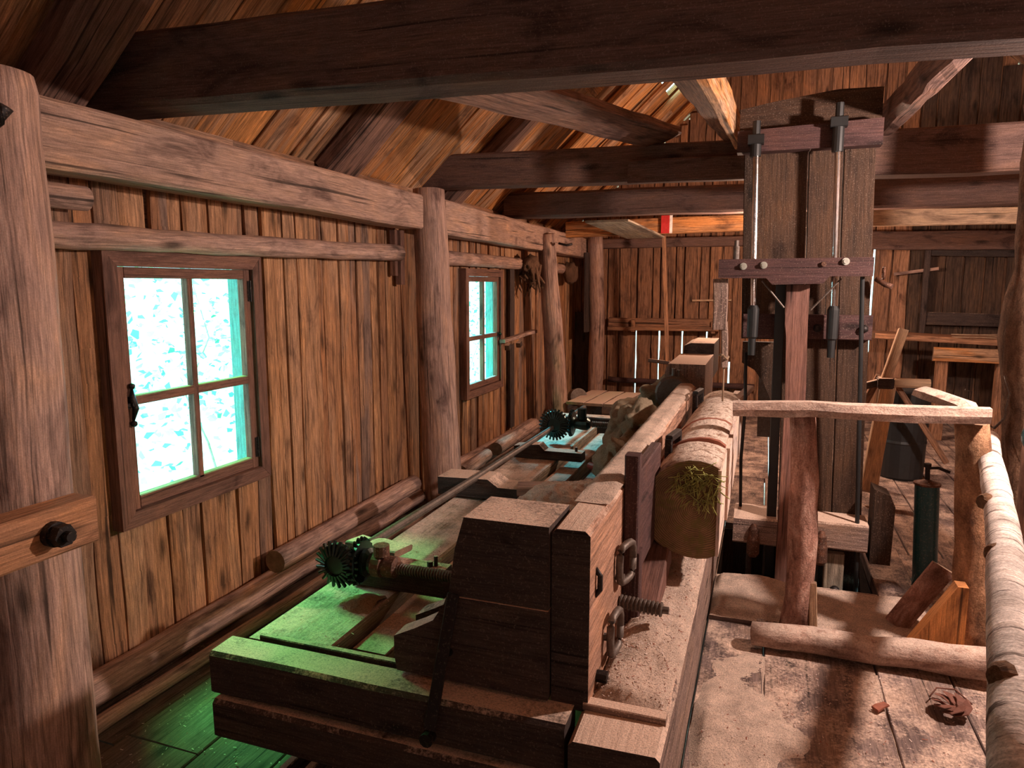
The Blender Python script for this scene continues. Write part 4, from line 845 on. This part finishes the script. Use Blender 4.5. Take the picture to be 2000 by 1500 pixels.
b = MB(); b.cyl((.93, 5.95, .868), (1.17, 5.95, .868), .036, 18); tag(b.obj('roller', ['freshpale'], t), 'smooth turned wooden roller')
b = MB(); b.bar((.95, 6.05, .86), (1.35, 6.1, .25), .04, .05, .004, .003, upv=(0, 1, 0)); b.bar((.85, 6.1, .9), (.6, 6.3, .2), .05, .05, .004, .003, upv=(0, 1, 0)); b.obj('leg', WE('gable'), t)
b = MB(); b.lathe((1.12, 6.55, 0), (0, 0, 1), [(0, .15), (.02, .17), (.3, .175), (.31, .18), (.33, .175), (.72, .185), (.75, .19), (.76, .17)], 28); single(b, 'metal_drum', ['black'], 'black drum standing behind the wooden roller', 'drum')
b = MB(); b.tube([(1.0, 4.3, .98), (1.04, 4.3, 1.0), (1.04, 4.3, 1.04), (1.01, 4.3, 1.05)], .005); b.tube([(1.06, 3.85, 1.18), (1.08, 3.83, 1.1), (1.075, 3.85, .98), (1.05, 3.9, .92)], .006); b.tube([(1.0, 4.3, .98), (1.03, 4.1, .93), (1.05, 3.9, .92)], .004); single(b, 'wire_hook', ['greyiron'], 'bent pale wire hooked beside the bark post', 'wire')

# ================= FLOOR LITTER =================
def fz(x, y):
    e = max(0, min(1, (x+.19)/.05, (y-1.0)/.2)); n = Nz(x, y, 2.2, 5)+.5*Nz(x, y, 7, 2)
    k = math.exp(-((x+.1)/.22)**2); return -.006+.030*k*(.6+n)*e+.016*n-.002+.002*Nz(x, y, 60, 8)
b = MB(); b.mound(-.19, .62, 1.0, 3.08, fz, 80, 200); single(b, 'sawdust_drift', ['sawdust'], 'thin sawdust drift on the floor boards along the carriage bed', 'sawdust', kind='stuff')
def fz2(x, y):
    e = max(0, min(1, (x+.19)/.03, (.78-x)/.05, (3.86-y)/.05, (y-3.38)/.05)); return .02+.022*e*(1+.9*Nz(x, y, 5, 7))+.03*e*math.exp(-((x+.02)/.18)**2-((y-3.8)/.12)**2)+.002*Nz(x, y, 60, 8)
b = MB(); b.mound(-.19, .78, 3.36, 3.88, fz2, 80, 50); single(b, 'sawdust_drift', ['sawdust'], 'sawdust drift on the boards before the saw pit', 'sawdust', kind='stuff')
b = MB()
def chip(x, y, z):
    a = rnd.random()*6.28; L = rnd.uniform(.001, .006); W = rnd.uniform(.0007, .002); d = Vector((math.cos(a), math.sin(a), rnd.uniform(-.4, .4)))*L; e = Vector((-math.sin(a), math.cos(a), rnd.uniform(-.3, .3)))*W; p = Vector((x, y, z+.002))
    b.face([b.bm.verts.new(p-d-e), b.bm.verts.new(p+d-e), b.bm.verts.new(p+d+e), b.bm.verts.new(p-d+e)], [(0, 0)]*4, rnd.random(), 0 if rnd.random() < .8 else 1)
for i in range(1500): x_ = rnd.uniform(-.18, 1.1); y_ = rnd.uniform(1.3, 3.05); chip(x_, y_, max(.002, fz(x_, y_) if x_ < .6 else 0))
single(b, 'wood_chips', ['flat', 'chipbark'], 'tiny wood chips strewn over the floor right of the carriage', 'wood chips', kind='stuff'); b = MB()
for i in range(1800): x_ = rnd.uniform(-.42, -.2); y_ = rnd.uniform(1.82, 3.4); chip(x_, y_, bed_z(x_, y_))
single(b, 'wood_chips', ['flat', 'chipbark'], 'wood chips sprinkled on the bed beam beside the screw end', 'wood chips', kind='stuff'); b = MB()
for i in range(900): x_ = rnd.uniform(-1.58, -1.28); y_ = rnd.uniform(1.85, 4.4); chip(x_, y_, .417)
single(b, 'wood_chips', ['flat', 'chipbark'], 'tiny wood chips lying on the pale beam on the window side', 'wood chips', kind='stuff'); b = MB()
for i in range(1500): chip(rnd.uniform(-2.1, -1.0), rnd.uniform(.9, 3.6), -.006)
single(b, 'wood_chips', ['flat', 'chipbark'], 'tiny wood chips on the floor between wall and carriage', 'wood chips', kind='stuff'); b = MB()
for i in range(50): chip(rnd.uniform(-.77, -.53), rnd.uniform(1.76, 1.95), .955)
single(b, 'wood_chips', ['flat', 'chipbark'], 'few wood chips on top of the black front headblock', 'wood chips', kind='stuff')
b = MB(); p0 = Vector((.72, 2.86, .03))
for i in range(7):
    a = i*.9; b.sweep([p0+Vector((.03*math.cos(a+j*.5)*(1+.2*j), .03*math.sin(a+j*.5)*(1+.2*j), .012*j-.01)) for j in range(5)], [(-.022, 0), (.022, 0), (.02, .003), (-.02, .003)], .5, .006, 30, [.3, 1, 1.2, .8, .2], cap=0)
b.tube([(.66, 2.92, .03), (.69, 2.96, .05), (.75, 2.95, .06), (.79, 2.88, .05)], .003)
single(b, 'dry_leaf', ['leafdry'], 'curled dry brown leaf lying on the floor at lower right', 'leaf')
b = MB(); b.bar((.455, 2.79, .012), (.5, 2.83, .018), .03, .01, .002, .004, .02, jf=30); single(b, 'bark_chip', ['chipbark'], 'small reddish bark chip on the floor left of the leaf', 'bark chip')
for c_, r_, l_ in (((-1.23, 1.5, .015), (.07, .05, .03), 'largest flat grey stone on the floor before the carriage end'), ((-1.1, 1.58, .015), (.04, .035, .03), 'small grey stone nearest the carriage end beam'), ((-1.12, 1.46, .005), (.03, .03, .02), 'smallest grey pebble beside the flat stone')):
    b = MB(); b.blob(c_, r_, .3, 4, 0); single(b, 'stone', ['clod'], l_, 'stone')
for x_, l_ in ((-1.42, 'narrow timber track strip under the carriage, window side'), (-1.34, 'narrow timber track strip under the carriage, log side')):
    b = MB(); b.bar((x_, .9, .012), (x_, 2.6, .012), .03, .045, .004, .003); single(b, 'track_rail', WE('machine'), l_, 'track')

for o in bpy.data.objects:
    if '_w' in o: del o['_w']
